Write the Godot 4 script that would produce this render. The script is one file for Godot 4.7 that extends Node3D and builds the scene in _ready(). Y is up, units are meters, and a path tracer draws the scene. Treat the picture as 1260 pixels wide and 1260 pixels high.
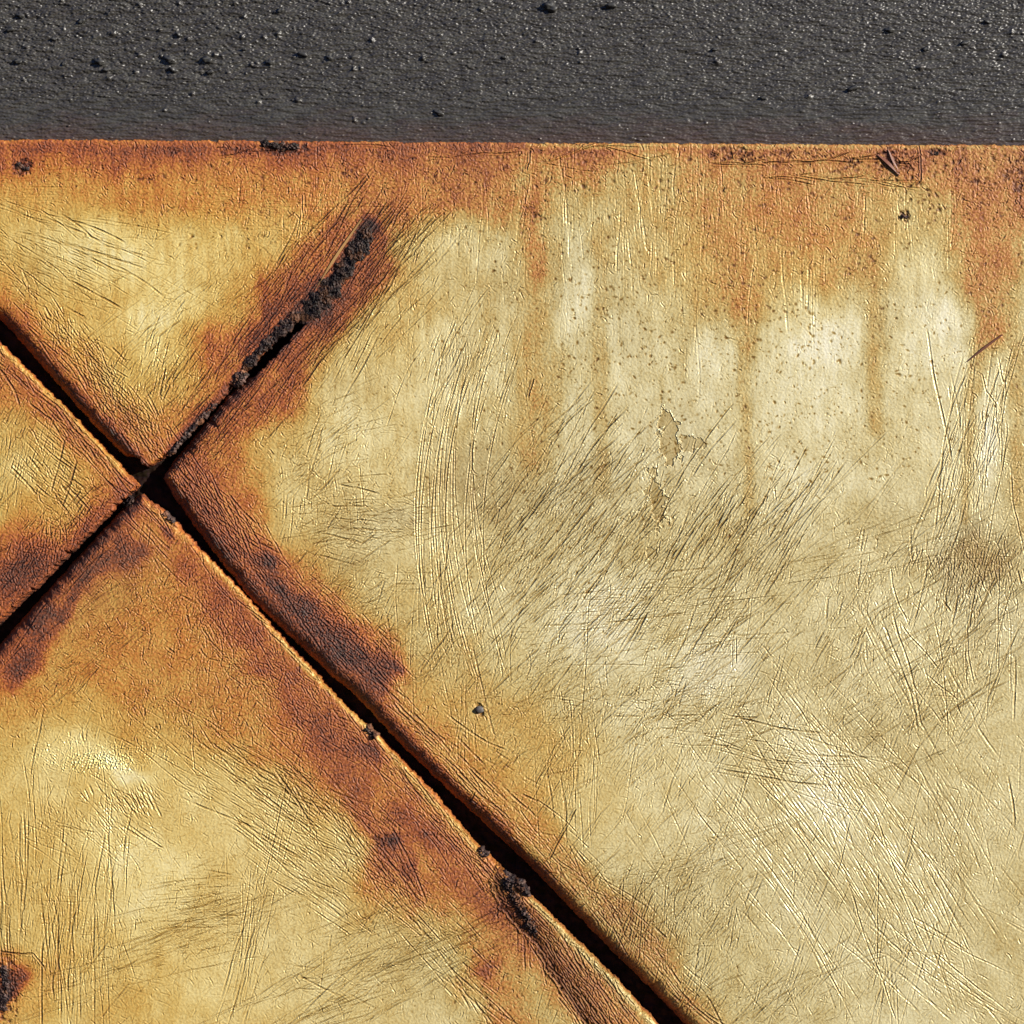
extends Node3D
# A weathered, lacquered steel plate with two crossing saw-cut grooves, under a grit-coated black bar, in low sun from the right.
# All shapes are drawn in millimetre-like plate units ("u"): x to the right, y DOWN from the frame's top edge, 1260 u across the picture.

const U := 0.0004            # metres per plate unit
const LOW := -180.0          # the plate runs from LOW to HIGH in both directions
const HIGH := 1440.0
const SPAN := 1620.0
const N := 2048              # texels of the plate's textures
const K := 1.2641975         # texels per unit
const C := 405               # cells of the coarse stain fields
const CS := 4.0              # units per cell
const DEPTH := 27.0          # depth of the grooves

var rng := RandomNumberGenerator.new()
var warp_a := FastNoiseLite.new()
var warp_b := FastNoiseLite.new()
var fine_noise := FastNoiseLite.new()
var dx := PackedFloat32Array()
var dy := PackedFloat32Array()
var rust := PackedFloat32Array()    # 0 pale lacquer .. 1 black rust
var grime := PackedFloat32Array()   # grey-brown soiling
var gold := PackedFloat32Array()    # 0 greyish cream .. 1 saturated yellow
var height := PackedFloat32Array()  # relief of the plate, in units
var dirt := PackedFloat32Array()    # soil caught in scratches and pits
var rust_full := PackedFloat32Array()
var grime_full := PackedFloat32Array()
var gold_full := PackedFloat32Array()
var mottle := PackedByteArray()
var grain := PackedByteArray()
var streak := PackedByteArray()
var vein := PackedByteArray()
var ramp_cool := PackedColorArray()
var ramp_gold := PackedColorArray()
var color_bands := []
var rough_bands := []
var height_bands := []


func _ready():
	rng.seed = 41
	# ---------------------------------------------------------------- camera, sky, sun, exposure
	var cam := Camera3D.new()
	cam.name = "camera"
	cam.fov = 24.0
	cam.near = 0.05
	cam.far = 60.0
	cam.position = Vector3(0, (HIGH - 630.0) * U, 630.0 * U / tan(deg_to_rad(12.0)))
	add_child(cam)
	cam.current = true
	var env := Environment.new()
	env.background_mode = Environment.BG_SKY
	var sky_material := ProceduralSkyMaterial.new()
	sky_material.sky_top_color = Color(0.26, 0.42, 0.72)
	sky_material.sky_horizon_color = Color(0.62, 0.70, 0.80)
	sky_material.ground_horizon_color = Color(0.42, 0.38, 0.34)
	sky_material.ground_bottom_color = Color(0.24, 0.21, 0.18)
	sky_material.sun_angle_max = 8.0
	var sky := Sky.new()
	sky.sky_material = sky_material
	env.sky = sky
	env.background_energy_multiplier = 0.55
	env.tonemap_mode = Environment.TONE_MAPPER_LINEAR
	env.tonemap_exposure = 1.5
	env.sdfgi_enabled = true
	env.ssao_enabled = true
	env.ssil_enabled = true
	var around := WorldEnvironment.new()
	around.name = "world_environment"
	around.environment = env
	add_child(around)
	var sun := DirectionalLight3D.new()
	sun.name = "sun"
	sun.light_energy = 1.6
	sun.light_color = Color(1.0, 0.975, 0.93)
	sun.light_angular_distance = 0.5
	sun.shadow_enabled = true
	add_child(sun)
	var towards := Vector3(cos(deg_to_rad(22.0)) * cos(deg_to_rad(30.0)), sin(deg_to_rad(22.0)) * cos(deg_to_rad(30.0)), sin(deg_to_rad(30.0)))
	sun.look_at_from_position(towards, Vector3.ZERO, Vector3.UP)

	# ---------------------------------------------------------------- surfaces
	prepare_fields()
	paint_stains()
	cut_scratches()
	var plate_material := compose_plate_material()

	# ---------------------------------------------------------------- the plate
	var plate := Node3D.new()
	plate.name = "rusted_metal_plate"
	plate.set_meta("label", "yellow lacquered metal plate with crossed grooves, rust streaks and scratches, below the black bar")
	plate.set_meta("category", "metal plate")
	add_child(plate)
	build_plate(plate, plate_material)

	# ---------------------------------------------------------------- the black bar above
	build_bar()

	# ---------------------------------------------------------------- small loose things
	build_splinter()
	build_pebble()


# ==================================================================== helpers
func at(x: float, y: float, z := 0.0) -> Vector3:
	return Vector3((x - 630.0) * U, (HIGH - y) * U, z * U)


func part(called: String, mesh: Mesh, material: Material, parent: Node, label := "") -> MeshInstance3D:
	var o := MeshInstance3D.new()
	o.name = called
	o.mesh = mesh
	o.material_override = material
	o.cast_shadow = GeometryInstance3D.SHADOW_CASTING_SETTING_ON
	if label:
		o.set_meta("label", label)
	parent.add_child(o, true)
	return o


func make_mesh(v: PackedVector3Array, n: PackedVector3Array, uv: PackedVector2Array, col: PackedColorArray, idx: PackedInt32Array) -> ArrayMesh:
	var a := []
	a.resize(Mesh.ARRAY_MAX)
	a[Mesh.ARRAY_VERTEX] = v
	a[Mesh.ARRAY_NORMAL] = n
	if uv.size():
		a[Mesh.ARRAY_TEX_UV] = uv
	if col.size():
		a[Mesh.ARRAY_COLOR] = col
	a[Mesh.ARRAY_INDEX] = idx
	var m := ArrayMesh.new()
	m.add_surface_from_arrays(Mesh.PRIMITIVE_TRIANGLES, a)
	return m


func make_noise(n: FastNoiseLite, seed_value: int, period: float, octaves: int, kind := FastNoiseLite.TYPE_SIMPLEX_SMOOTH) -> void:
	n.noise_type = kind
	n.seed = seed_value
	n.frequency = 1.0 / period
	n.fractal_type = FastNoiseLite.FRACTAL_FBM if octaves > 1 else FastNoiseLite.FRACTAL_NONE
	n.fractal_octaves = octaves


# ==================================================================== stains
func prepare_fields() -> void:
	make_noise(warp_a, 3, 130.0, 4)
	make_noise(warp_b, 8, 130.0, 4)
	make_noise(fine_noise, 21, 9.0, 3)
	for f in [dx, dy, rust, grime, gold]:
		f.resize(C * C)
	dx.resize(C * C); dy.resize(C * C); rust.resize(C * C); grime.resize(C * C); gold.resize(C * C)
	var wide := FastNoiseLite.new()
	make_noise(wide, 14, 190.0, 4)
	for j in C:
		for i in C:
			var x := LOW + i * CS
			var y := LOW + j * CS
			var k := j * C + i
			dx[k] = warp_a.get_noise_2d(x, y) * 34.0
			dy[k] = warp_b.get_noise_2d(x, y) * 34.0
			rust[k] = 0.205 + wide.get_noise_2d(x, y) * 0.10
			grime[k] = 0.06 + maxf(0.0, wide.get_noise_2d(x + 900.0, y)) * 0.25
			gold[k] = clampf(0.8 - (x - 200.0) / 620.0, 0.0, 0.8)
	height.resize(N * N)
	dirt.resize(N * N)


func blob(f: PackedFloat32Array, x: float, y: float, rx: float, ry: float, turn: float, to: float, strength := 1.0, wobble := 1.0) -> PackedFloat32Array:
	var reach := maxf(rx, ry) * 1.9 + 36.0
	var c := cos(deg_to_rad(turn))
	var s := sin(deg_to_rad(turn))
	for j in range(maxi(0, int((y - reach - LOW) / CS)), mini(C - 1, int((y + reach - LOW) / CS)) + 1):
		for i in range(maxi(0, int((x - reach - LOW) / CS)), mini(C - 1, int((x + reach - LOW) / CS)) + 1):
			var k := j * C + i
			var px := LOW + i * CS + dx[k] * wobble - x
			var py := LOW + j * CS + dy[k] * wobble - y
			var a := (px * c - py * s) / rx
			var b := (px * s + py * c) / ry
			var w := strength * exp(-1.1 * pow(a * a + b * b, 1.3))
			f[k] += (to - f[k]) * w
	return f


func band(f: PackedFloat32Array, x0: float, y0: float, x1: float, y1: float, w0: float, w1: float, to: float, strength := 1.0, wobble := 0.5) -> PackedFloat32Array:
	var reach := maxf(w0, w1) * 2.0 + 20.0
	var ax := x1 - x0
	var ay := y1 - y0
	var l2 := ax * ax + ay * ay
	for j in range(maxi(0, int((minf(y0, y1) - reach - LOW) / CS)), mini(C - 1, int((maxf(y0, y1) + reach - LOW) / CS)) + 1):
		for i in range(maxi(0, int((minf(x0, x1) - reach - LOW) / CS)), mini(C - 1, int((maxf(x0, x1) + reach - LOW) / CS)) + 1):
			var k := j * C + i
			var px := LOW + i * CS + dx[k] * wobble - x0
			var py := LOW + j * CS + dy[k] * wobble - y0
			var t := clampf((px * ax + py * ay) / l2, 0.0, 1.0)
			var d := Vector2(px - ax * t, py - ay * t).length() / lerpf(w0, w1, t)
			var w := strength * exp(-1.1 * pow(d * d, 1.25))
			f[k] += (to - f[k]) * w
	return f


func rb(x: float, y: float, rx: float, ry: float, turn: float, to: float, strength := 1.0, wobble := 1.0) -> void:
	rust = blob(rust, x, y, rx, ry, turn, to, strength, wobble)


func rl(x0: float, y0: float, x1: float, y1: float, w0: float, w1: float, to: float, strength := 1.0, wobble := 0.5) -> void:
	rust = band(rust, x0, y0, x1, y1, w0, w1, to, strength, wobble)


func halo(x0: float, y0: float, x1: float, y1: float, scale: float) -> void:
	# rust creeping out of a cut edge: gold, amber, orange-brown, then nearly black at the edge itself
	rl(x0, y0, x1, y1, 96 * scale, 96 * scale, 0.37, 0.55, 1.0)
	rl(x0, y0, x1, y1, 58 * scale, 58 * scale, 0.48, 0.65, 0.9)
	rl(x0, y0, x1, y1, 36 * scale, 36 * scale, 0.60, 0.65, 0.7)
	rl(x0, y0, x1, y1, 22 * scale, 22 * scale, 0.74, 0.6, 0.5)


func gb(x: float, y: float, rx: float, ry: float, turn: float, to: float, strength := 1.0) -> void:
	grime = blob(grime, x, y, rx, ry, turn, to, strength)


func paint_stains() -> void:
	# pale places
	rb(110, 310, 120, 45, -10, 0.07, 0.9)
	rb(200, 400, 60, 50, 20, 0.05, 0.9)
	rb(570, 300, 70, 35, 0, 0.15, 0.8)
	rb(420, 500, 70, 70, 30, 0.10, 0.8)
	rb(350, 620, 40, 50, 0, 0.08, 0.9)
	rb(530, 470, 40, 90, 0, 0.12, 0.7)
	rb(702, 355, 36, 66, 0, 0.09, 0.8)
	rb(690, 470, 25, 80, 0, 0.12, 0.7)
	rb(800, 430, 60, 70, 0, 0.15, 0.7)
	rb(1010, 405, 70, 58, 0, 0.02, 0.9)
	rb(880, 435, 34, 58, 0, 0.07, 0.85)
	rb(1150, 395, 48, 66, 0, 0.05, 0.9)
	rb(990, 500, 90, 60, 0, 0.07, 0.8)
	rb(1000, 590, 110, 40, 0, 0.10, 0.8)
	rb(740, 760, 80, 60, 30, 0.06, 0.85)
	rb(870, 830, 70, 45, 25, 0.04, 0.85)
	rb(1010, 970, 90, 50, -50, 0.06, 0.85)
	rb(1080, 800, 60, 60, 0, 0.12, 0.7)
	rb(1215, 540, 14, 70, 4, 0.03, 0.9, 0.2)
	rb(820, 1010, 110, 60, 0, 0.16, 0.6)
	rb(180, 1070, 80, 90, 20, 0.09, 0.85)
	rb(80, 920, 80, 35, -12, 0.08, 0.85)
	rb(150, 945, 40, 14, -8, 0.02, 0.9)
	rb(330, 1160, 110, 60, 20, 0.15, 0.7)
	rb(430, 1230, 70, 40, 0, 0.17, 0.6)
	rb(1000, 1190, 120, 90, 0, 0.16, 0.5)
	# tan and khaki places
	halo(-180, 235, 0, 406, 0.9)
	halo(0, 406, 180, 590, 0.9)
	halo(182, 592, 440, 860, 1.15)
	halo(440, 860, 650, 1076, 0.8)
	halo(650, 1076, 1000, 1440, 0.8)
	halo(200, 570, 440, 300, 1.0)
	halo(172, 608, 0, 782, 1.1)
	halo(0, 782, -180, 950, 1.1)
	rb(60, 590, 90, 90, 0, 0.33, 0.6)
	rb(30, 575, 40, 34, 30, 0.20, 0.8)
	rb(600, 560, 60, 80, 10, 0.27, 0.7)
	rb(590, 900, 110, 60, -35, 0.36, 0.8)
	rb(630, 960, 90, 60, -45, 0.37, 0.7)
	rb(750, 1180, 110, 70, -45, 0.42, 0.8)
	rb(1170, 930, 70, 60, 0, 0.25, 0.7)
	rb(1200, 1100, 60, 120, 0, 0.22, 0.7)
	rb(560, 820, 60, 60, 0, 0.33, 0.7)
	# bottom panel: brown at its apex and along the edges
	rb(190, 760, 150, 110, 30, 0.47, 0.95)
	rb(90, 830, 110, 30, 35, 0.45, 0.8)
	rb(260, 860, 150, 60, -15, 0.46, 0.85)
	rb(330, 850, 110, 70, -45, 0.50, 0.9)
	rb(420, 920, 90, 60, -50, 0.52, 0.9)
	rb(470, 1040, 45, 90, -12, 0.56, 0.85)
	rb(520, 1110, 60, 45, -50, 0.58, 0.8)
	rb(600, 1190, 45, 90, 8, 0.58, 0.85)
	rb(640, 1250, 60, 40, 0, 0.50, 0.7)
	rl(215, 665, 470, 950, 40, 60, 0.52, 0.85)
	rl(230, 700, 470, 965, 20, 30, 0.64, 0.8)
	rl(400, 890, 480, 1050, 22, 26, 0.70, 0.8)
	rl(470, 960, 640, 1140, 48, 40, 0.52, 0.85)
	rl(490, 1000, 640, 1150, 24, 20, 0.66, 0.8)
	rl(640, 1140, 780, 1290, 30, 24, 0.58, 0.85)
	# beside the main groove, right of it
	rl(205, 575, 330, 715, 34, 34, 0.66, 0.9)
	rl(270, 590, 300, 640, 40, 30, 0.58, 0.8)
	rl(320, 705, 470, 822, 32, 36, 0.62, 0.9, 0.3)
	rl(360, 752, 465, 830, 18, 26, 0.80, 0.9, 0.5)
	rl(430, 804, 492, 826, 14, 7, 0.84, 0.8, 0.5)
	rl(325, 715, 400, 775, 9, 12, 0.84, 0.8, 0.4)
	rb(315, 690, 16, 10, -40, 0.85, 0.9)
	rl(490, 850, 680, 1040, 18, 22, 0.44, 0.8)
	rl(680, 1050, 860, 1240, 22, 26, 0.45, 0.8)
	gb(760, 1150, 80, 50, -45, 0.4, 0.7)
	# top panel edges
	rl(-20, 370, 180, 560, 20, 34, 0.52, 0.8)
	rl(190, 560, 290, 440, 26, 34, 0.50, 0.75)
	rl(270, 430, 440, 260, 34, 20, 0.58, 0.85)
	rl(330, 470, 470, 320, 34, 22, 0.64, 0.9)
	rl(225, 580, 340, 470, 26, 34, 0.60, 0.85)
	rl(300, 420, 400, 330, 16, 12, 0.72, 0.7)
	rb(280, 560, 40, 60, -40, 0.56, 0.7)
	# left panel
	rl(0, 440, 160, 595, 16, 26, 0.55, 0.8)
	rl(150, 620, 0, 745, 30, 46, 0.66, 0.85)
	rb(20, 690, 50, 40, 30, 0.80, 0.85)
	rb(5, 470, 25, 30, 0, 0.55, 0.7)
	# bottom panel, beside the lower left arm
	rl(165, 640, 20, 800, 20, 24, 0.56, 0.8)
	rl(160, 680, 70, 745, 17, 12, 0.82, 0.75, 1.0)
	rl(70, 745, 10, 820, 10, 22, 0.80, 0.8, 1.0)
	rb(210, 655, 14, 14, 0, 0.78, 0.8)
	rb(0, 1225, 24, 55, 0, 0.72, 0.9)
	rb(2, 1215, 14, 34, 0, 0.92, 0.9)
	rb(40, 1215, 40, 60, 0, 0.48, 0.6)
	# rust under the top rim
	rl(-180, 190, 1440, 190, 78, 78, 0.43, 0.75, 0.3)
	rl(-180, 190, 1440, 190, 36, 36, 0.60, 0.95, 0.15)
	rl(-180, 181, 1440, 181, 9, 9, 0.68, 0.8, 0.2)
	rb(250, 235, 190, 34, 0, 0.48, 0.8)
	rb(60, 225, 90, 24, 0, 0.42, 0.6)
	rb(520, 235, 150, 40, 0, 0.56, 0.9)
	rb(770, 235, 70, 45, 0, 0.36, 0.8)
	rb(930, 270, 110, 65, 0, 0.50, 0.9)
	rb(895, 340, 56, 70, 0, 0.40, 0.6)
	rb(1040, 305, 62, 56, 0, 0.44, 0.6)
	rb(1000, 250, 70, 50, 0, 0.50, 0.6)
	rb(1150, 270, 50, 40, 0, 0.34, 0.7)
	rb(1225, 250, 60, 75, 0, 0.63, 0.9)
	rb(1215, 345, 26, 60, 0, 0.55, 0.85)
	rl(650, 177, 1440, 179, 3.5, 3.5, 0.40, 0.8, 0.1)  # thin pale line: the sunlit edge of the rim, painted into the colour
	# runs
	rl(658, 220, 652, 560, 36, 24, 0.42, 0.8, 0.3)
	rl(656, 230, 654, 330, 16, 12, 0.55, 0.7, 0.3)
	rl(690, 440, 650, 560, 16, 16, 0.38, 0.6, 0.3)
	rl(735, 280, 738, 600, 14, 10, 0.36, 0.75, 0.15)
	rl(800, 220, 800, 340, 44, 30, 0.33, 0.7, 0.3)
	rl(890, 230, 893, 350, 62, 44, 0.44, 0.75, 0.3)
	rl(905, 330, 916, 420, 26, 12, 0.43, 0.85, 0.25)
	rl(914, 400, 918, 630, 11, 8, 0.37, 0.8, 0.1)
	rl(1035, 220, 1040, 325, 60, 50, 0.44, 0.75, 0.3)
	rl(1074, 330, 1076, 530, 16, 9, 0.38, 0.85, 0.15)
	rl(1222, 210, 1214, 410, 58, 22, 0.50, 0.8, 0.3)
	rl(1212, 370, 1200, 480, 20, 9, 0.44, 0.8, 0.2)
	rl(1248, 400, 1256, 650, 15, 11, 0.37, 0.8, 0.2)
	rl(1194, 450, 1186, 640, 8, 7, 0.36, 0.75, 0.1)
	rl(832, 330, 835, 460, 16, 9, 0.29, 0.6, 0.2)
	rl(600, 300, 598, 420, 14, 8, 0.30, 0.5, 0.4)
	rl(380, 390, 454, 275, 17, 12, 0.90, 0.95, 0.4)
	rl(205, 555, 385, 372, 9, 12, 0.78, 0.8, 0.3)
	rl(415, 350, 470, 290, 20, 12, 0.66, 0.7, 0.3)
	# inside the grooves
	rl(-175, 231, 5, 404, 10, 10, 0.76, 1.0, 0.0)
	rl(5, 400, 185, 584, 10, 10, 0.76, 1.0, 0.0)
	rl(187, 588, 305, 722, 10, 10, 0.76, 1.0, 0.0)
	rl(305, 722, 435, 846, 10, 10, 0.76, 1.0, 0.0)
	rl(435, 848, 655, 1072, 10, 10, 0.76, 1.0, 0.0)
	rl(655, 1072, 1005, 1436, 10, 10, 0.76, 1.0, 0.0)
	rl(-180, 950, 0, 782, 15, 14, 0.76, 1.0, 0.0)
	rl(0, 782, 172, 608, 13, 9, 0.76, 1.0, 0.0)
	rl(186, 590, 385, 384, 8, 6, 0.76, 1.0, 0.0)
	# lower lips painted paler, standing in for sunlight caught on their edges
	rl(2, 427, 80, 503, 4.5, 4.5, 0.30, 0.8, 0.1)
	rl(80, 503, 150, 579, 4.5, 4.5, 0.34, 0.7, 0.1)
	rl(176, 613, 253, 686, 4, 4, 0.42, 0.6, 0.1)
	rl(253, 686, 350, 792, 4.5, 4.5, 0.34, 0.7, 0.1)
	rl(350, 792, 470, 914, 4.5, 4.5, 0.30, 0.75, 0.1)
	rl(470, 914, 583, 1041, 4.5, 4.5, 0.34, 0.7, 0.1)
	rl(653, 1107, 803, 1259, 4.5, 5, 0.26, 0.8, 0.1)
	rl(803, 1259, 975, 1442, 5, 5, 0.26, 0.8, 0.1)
	# dark spots
	rb(470, 1035, 13, 11, 0, 0.86, 0.9)
	rb(500, 1080, 16, 12, -40, 0.80, 0.8)
	rb(445, 935, 15, 12, 0, 0.78, 0.8)
	rb(310, 828, 18, 9, -20, 0.66, 0.8)
	rb(590, 1180, 12, 14, 0, 0.74, 0.6)
	# grey-brown soiling
	gb(590, 590, 60, 60, 20, 0.55, 0.9)
	gb(470, 640, 60, 26, 0, 0.62, 0.9)
	gb(420, 690, 40, 26, 30, 0.5, 0.8)
	gb(410, 480, 34, 22, 30, 0.42, 0.8)
	gb(1200, 690, 64, 42, 0, 0.9, 0.95)
	rb(1205, 690, 40, 24, 0, 0.46, 0.6)
	gb(700, 600, 90, 40, 20, 0.36, 0.8)
	gb(560, 440, 40, 22, 60, 0.4, 0.7)
	gb(120, 720, 90, 40, 35, 0.62, 0.8)
	gb(1230, 760, 60, 80, 0, 0.28, 0.8)
	gb(820, 540, 40, 60, 0, 0.30, 0.8)
	gb(940, 680, 80, 40, 20, 0.2, 0.8)
	gold = blob(gold, 200, 360, 260, 150, 0, 1.0, 0.8)
	gold = blob(gold, 600, 960, 200, 120, 0, 0.85, 0.7)
	gold = blob(gold, 960, 300, 200, 90, 0, 0.6, 0.7)


# ==================================================================== scratches, cracks, pits
func stroke(x: float, y: float, angle: float, length: float, curve: float, depth: float, soil: float, lip := 0.45, wander := 0.02, passes := 1) -> void:
	# x, y is the middle; the angle is counted in the picture's sense (90 = upwards)
	var px := (x - LOW) * K
	var py := (y - LOW) * K
	var a := deg_to_rad(angle)
	var len_t := length * K
	var cv := curve / K
	a -= cv * len_t * 0.5
	var ha := a + cv * len_t * 0.25
	px -= cos(ha) * len_t * 0.5
	py += sin(ha) * len_t * 0.5
	var steps := int(len_t)
	var fade := rng.randf() * 40.0
	var beat := rng.randf_range(0.05, 0.22)
	for i in steps:
		var cx := cos(a)
		var cy := -sin(a)
		px += cx
		py += cy
		a += cv + rng.randf_range(-wander, wander)
		var t := float(i) / steps
		var w := minf(1.0, minf(t, 1.0 - t) * 6.0 + 0.15) * (0.72 + 0.28 * sin(fade + i * beat))
		if px < 6.0 or py < 6.0 or px > N - 7 or py > N - 7:
			continue
		for pass_no in passes:
			var sx := px - cy * 1.1 * (pass_no - (passes - 1) * 0.5)
			var sy := py + cx * 1.1 * (pass_no - (passes - 1) * 0.5)
			var ix := int(sx)
			var iy := int(sy)
			var fx := sx - ix
			var fy := sy - iy
			var k := iy * N + ix
			var w00 := (1.0 - fx) * (1.0 - fy) * w
			var w10 := fx * (1.0 - fy) * w
			var w01 := (1.0 - fx) * fy * w
			var w11 := fx * fy * w
			height[k] -= depth * w00
			height[k + 1] -= depth * w10
			height[k + N] -= depth * w01
			height[k + N + 1] -= depth * w11
			dirt[k] += soil * w00 * (1.0 - dirt[k])
			dirt[k + 1] += soil * w10 * (1.0 - dirt[k + 1])
			dirt[k + N] += soil * w01 * (1.0 - dirt[k + N])
			dirt[k + N + 1] += soil * w11 * (1.0 - dirt[k + N + 1])
		if lip > 0.0:
			var reach := 1.4 + passes * 0.6
			var q := int(round(py + cx * reach)) * N + int(round(px - cy * reach))
			height[q] += depth * w * lip
			dirt[q] -= absf(soil) * w * 0.22
			q = int(round(py - cx * reach)) * N + int(round(px + cy * reach))
			height[q] += depth * w * lip
			dirt[q] -= absf(soil) * w * 0.10


func hatch(x: float, y: float, rx: float, ry: float, turn: float, angle: float, spread: float, count: int, short: float, long: float, curve := 0.0, depth := 0.5, soil := 0.5) -> void:
	# strokes scattered in an ellipse turned by "turn", all running about the same way, in loose bunches
	var c := cos(deg_to_rad(turn))
	var s := sin(deg_to_rad(turn))
	var n := 0
	count = int(count * 0.85)
	soil *= 1.25
	while n < count:
		var r := pow(rng.randf(), 0.62) * 1.4
		var g := rng.randf() * TAU
		var ex := r * cos(g) * rx
		var ey := r * sin(g) * ry
		var mx := x + ex * c - ey * s
		var my := y - ex * s - ey * c
		var a := angle + rng.randfn(0.0, spread)
		var bunch := rng.randi_range(1, 4)
		var side := Vector2(sin(deg_to_rad(a)), cos(deg_to_rad(a)))
		for b in bunch:
			var strength := rng.randf_range(0.25, 1.0)
			if rng.randf() < 0.12:
				strength *= 1.6
			var off := (b - bunch * 0.5) * rng.randf_range(3.4, 9.0)
			var along := rng.randfn(0.0, 0.18) * long
			for tiny in 5:
				var tx := rng.randfn(0.0, 0.55) * rx
				var ty := rng.randfn(0.0, 0.55) * ry
				stroke(x + tx * c - ty * s, y - tx * s - ty * c, angle + rng.randfn(0.0, spread + 6.0), rng.randf_range(4.0, 24.0), rng.randfn(0.0, 0.025), depth * rng.randf_range(0.2, 0.75), soil * rng.randf_range(0.15, 0.9), 0.5, 0.07)
			stroke(mx + side.x * off + side.y * along, my + side.y * off - side.x * along, a + rng.randfn(0.0, 1.6), rng.randf_range(short, long), curve * rng.randf_range(0.7, 1.3), depth * strength * 1.2, soil * strength * rng.randf_range(0.5, 1.25), 0.38, 0.02, 2 if rng.randf() < 0.26 else 1)
			n += 1


func trace(points: Array, depth: float, soil: float, wide := 1, lip := 0.4) -> void:
	# a crack along a line of points
	for i in points.size() - 1:
		var p: Vector2 = points[i]
		var q: Vector2 = points[i + 1]
		var m := (p + q) * 0.5
		var d := q - p
		for w in wide:
			stroke(m.x + rng.randf_range(-0.3, 0.3), m.y + (w - (wide - 1) * 0.5) * 1.0, rad_to_deg(atan2(-d.y, d.x)), d.length() * 1.12, 0.0, depth, soil, lip, 0.035)


func dot(x: float, y: float, r: float, depth: float, soil: float) -> void:
	var cx := (x - LOW) * K
	var cy := (y - LOW) * K
	var rt := r * K
	var ci := int(rt + 2.0)
	var stretch := rng.randf_range(0.6, 1.5)
	var turn := rng.randf() * TAU
	var c := cos(turn)
	var s := sin(turn)
	for j in range(-ci, ci + 1):
		for i in range(-ci, ci + 1):
			var ix := int(cx) + i
			var iy := int(cy) + j
			if ix < 0 or iy < 0 or ix >= N or iy >= N:
				continue
			var ux := (i * c + j * s) * stretch
			var uy := (j * c - i * s) / stretch
			var w := clampf(1.25 - sqrt(ux * ux + uy * uy) / rt, 0.0, 1.0)
			if w > 0.0:
				var k := iy * N + ix
				height[k] -= depth * w
				dirt[k] += soil * w


func pits(x: float, y: float, rx: float, ry: float, count: int, small: float, large: float, depth: float, soil: float) -> void:
	for i in count:
		var r := pow(rng.randf(), 0.6)
		var g := rng.randf() * TAU
		var size := lerpf(small, large, pow(rng.randf(), 2.5))
		dot(x + r * cos(g) * rx, y + r * sin(g) * ry, size, depth * rng.randf_range(0.2, 0.7), soil * rng.randf_range(0.5, 1.35))


func flaked(x: float, y: float, rx: float, ry: float, turn: float, drop: float, tint: float, seed_shift: float) -> void:
	# a place where a thin coat has come away, with a ragged rim
	var reach := maxf(rx, ry) * 1.6
	var c := cos(deg_to_rad(turn))
	var s := sin(deg_to_rad(turn))
	for iy in range(int((y - reach - LOW) * K), int((y + reach - LOW) * K)):
		for ix in range(int((x - reach - LOW) * K), int((x + reach - LOW) * K)):
			var ux := ix / K + LOW - x
			var uy := iy / K + LOW - y
			var a := (ux * c - uy * s) / rx
			var b := (ux * s + uy * c) / ry
			var d := sqrt(a * a + b * b) + warp_a.get_noise_2d(ix * 5.0 + seed_shift, iy * 5.0) * 0.9 + fine_noise.get_noise_2d(ix * 0.5, iy * 0.5) * 0.18
			if d < 1.06:
				var k := iy * N + ix
				if d < 1.0:
					height[k] -= drop
					dirt[k] += tint
				else:
					height[k] += drop * 0.7
					dirt[k] -= 0.12


func gouge(points: Array, wide: float, drop: float, soil: float) -> void:
	# a torn place: a raised ragged lip along the line, a sheer fall and a slope that runs out to its left
	for iy in range(int((1040.0 - LOW) * K), int((1300.0 - LOW) * K)):
		for ix in range(int((590.0 - LOW) * K), int((800.0 - LOW) * K)):
			var q := Vector2(ix / K + LOW, iy / K + LOW)
			q += Vector2(warp_a.get_noise_2d(q.x * 8.0, q.y * 8.0), warp_b.get_noise_2d(q.x * 8.0, q.y * 8.0)) * 5.0
			var best := 1e9
			var signed := 0.0
			for i in points.size() - 1:
				var a: Vector2 = points[i]
				var b: Vector2 = points[i + 1]
				var t := clampf((q - a).dot(b - a) / (b - a).length_squared(), 0.0, 1.0)
				var d := q - a.lerp(b, t)
				if d.length() < best:
					best = d.length()
					signed = best * signf(-(b - a).cross(d))
			var k := iy * N + ix
			if signed > 0.0 and signed < wide:
				var w := 1.0 - signed / wide
				height[k] -= drop * w * w
				dirt[k] += soil * w * (1.0 - dirt[k])
			elif signed <= 0.0 and signed > -4.0:
				height[k] += drop * 0.35 * (1.0 + signed / 4.0)
				dirt[k] -= 0.25 * (1.0 + signed / 4.0)


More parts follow.
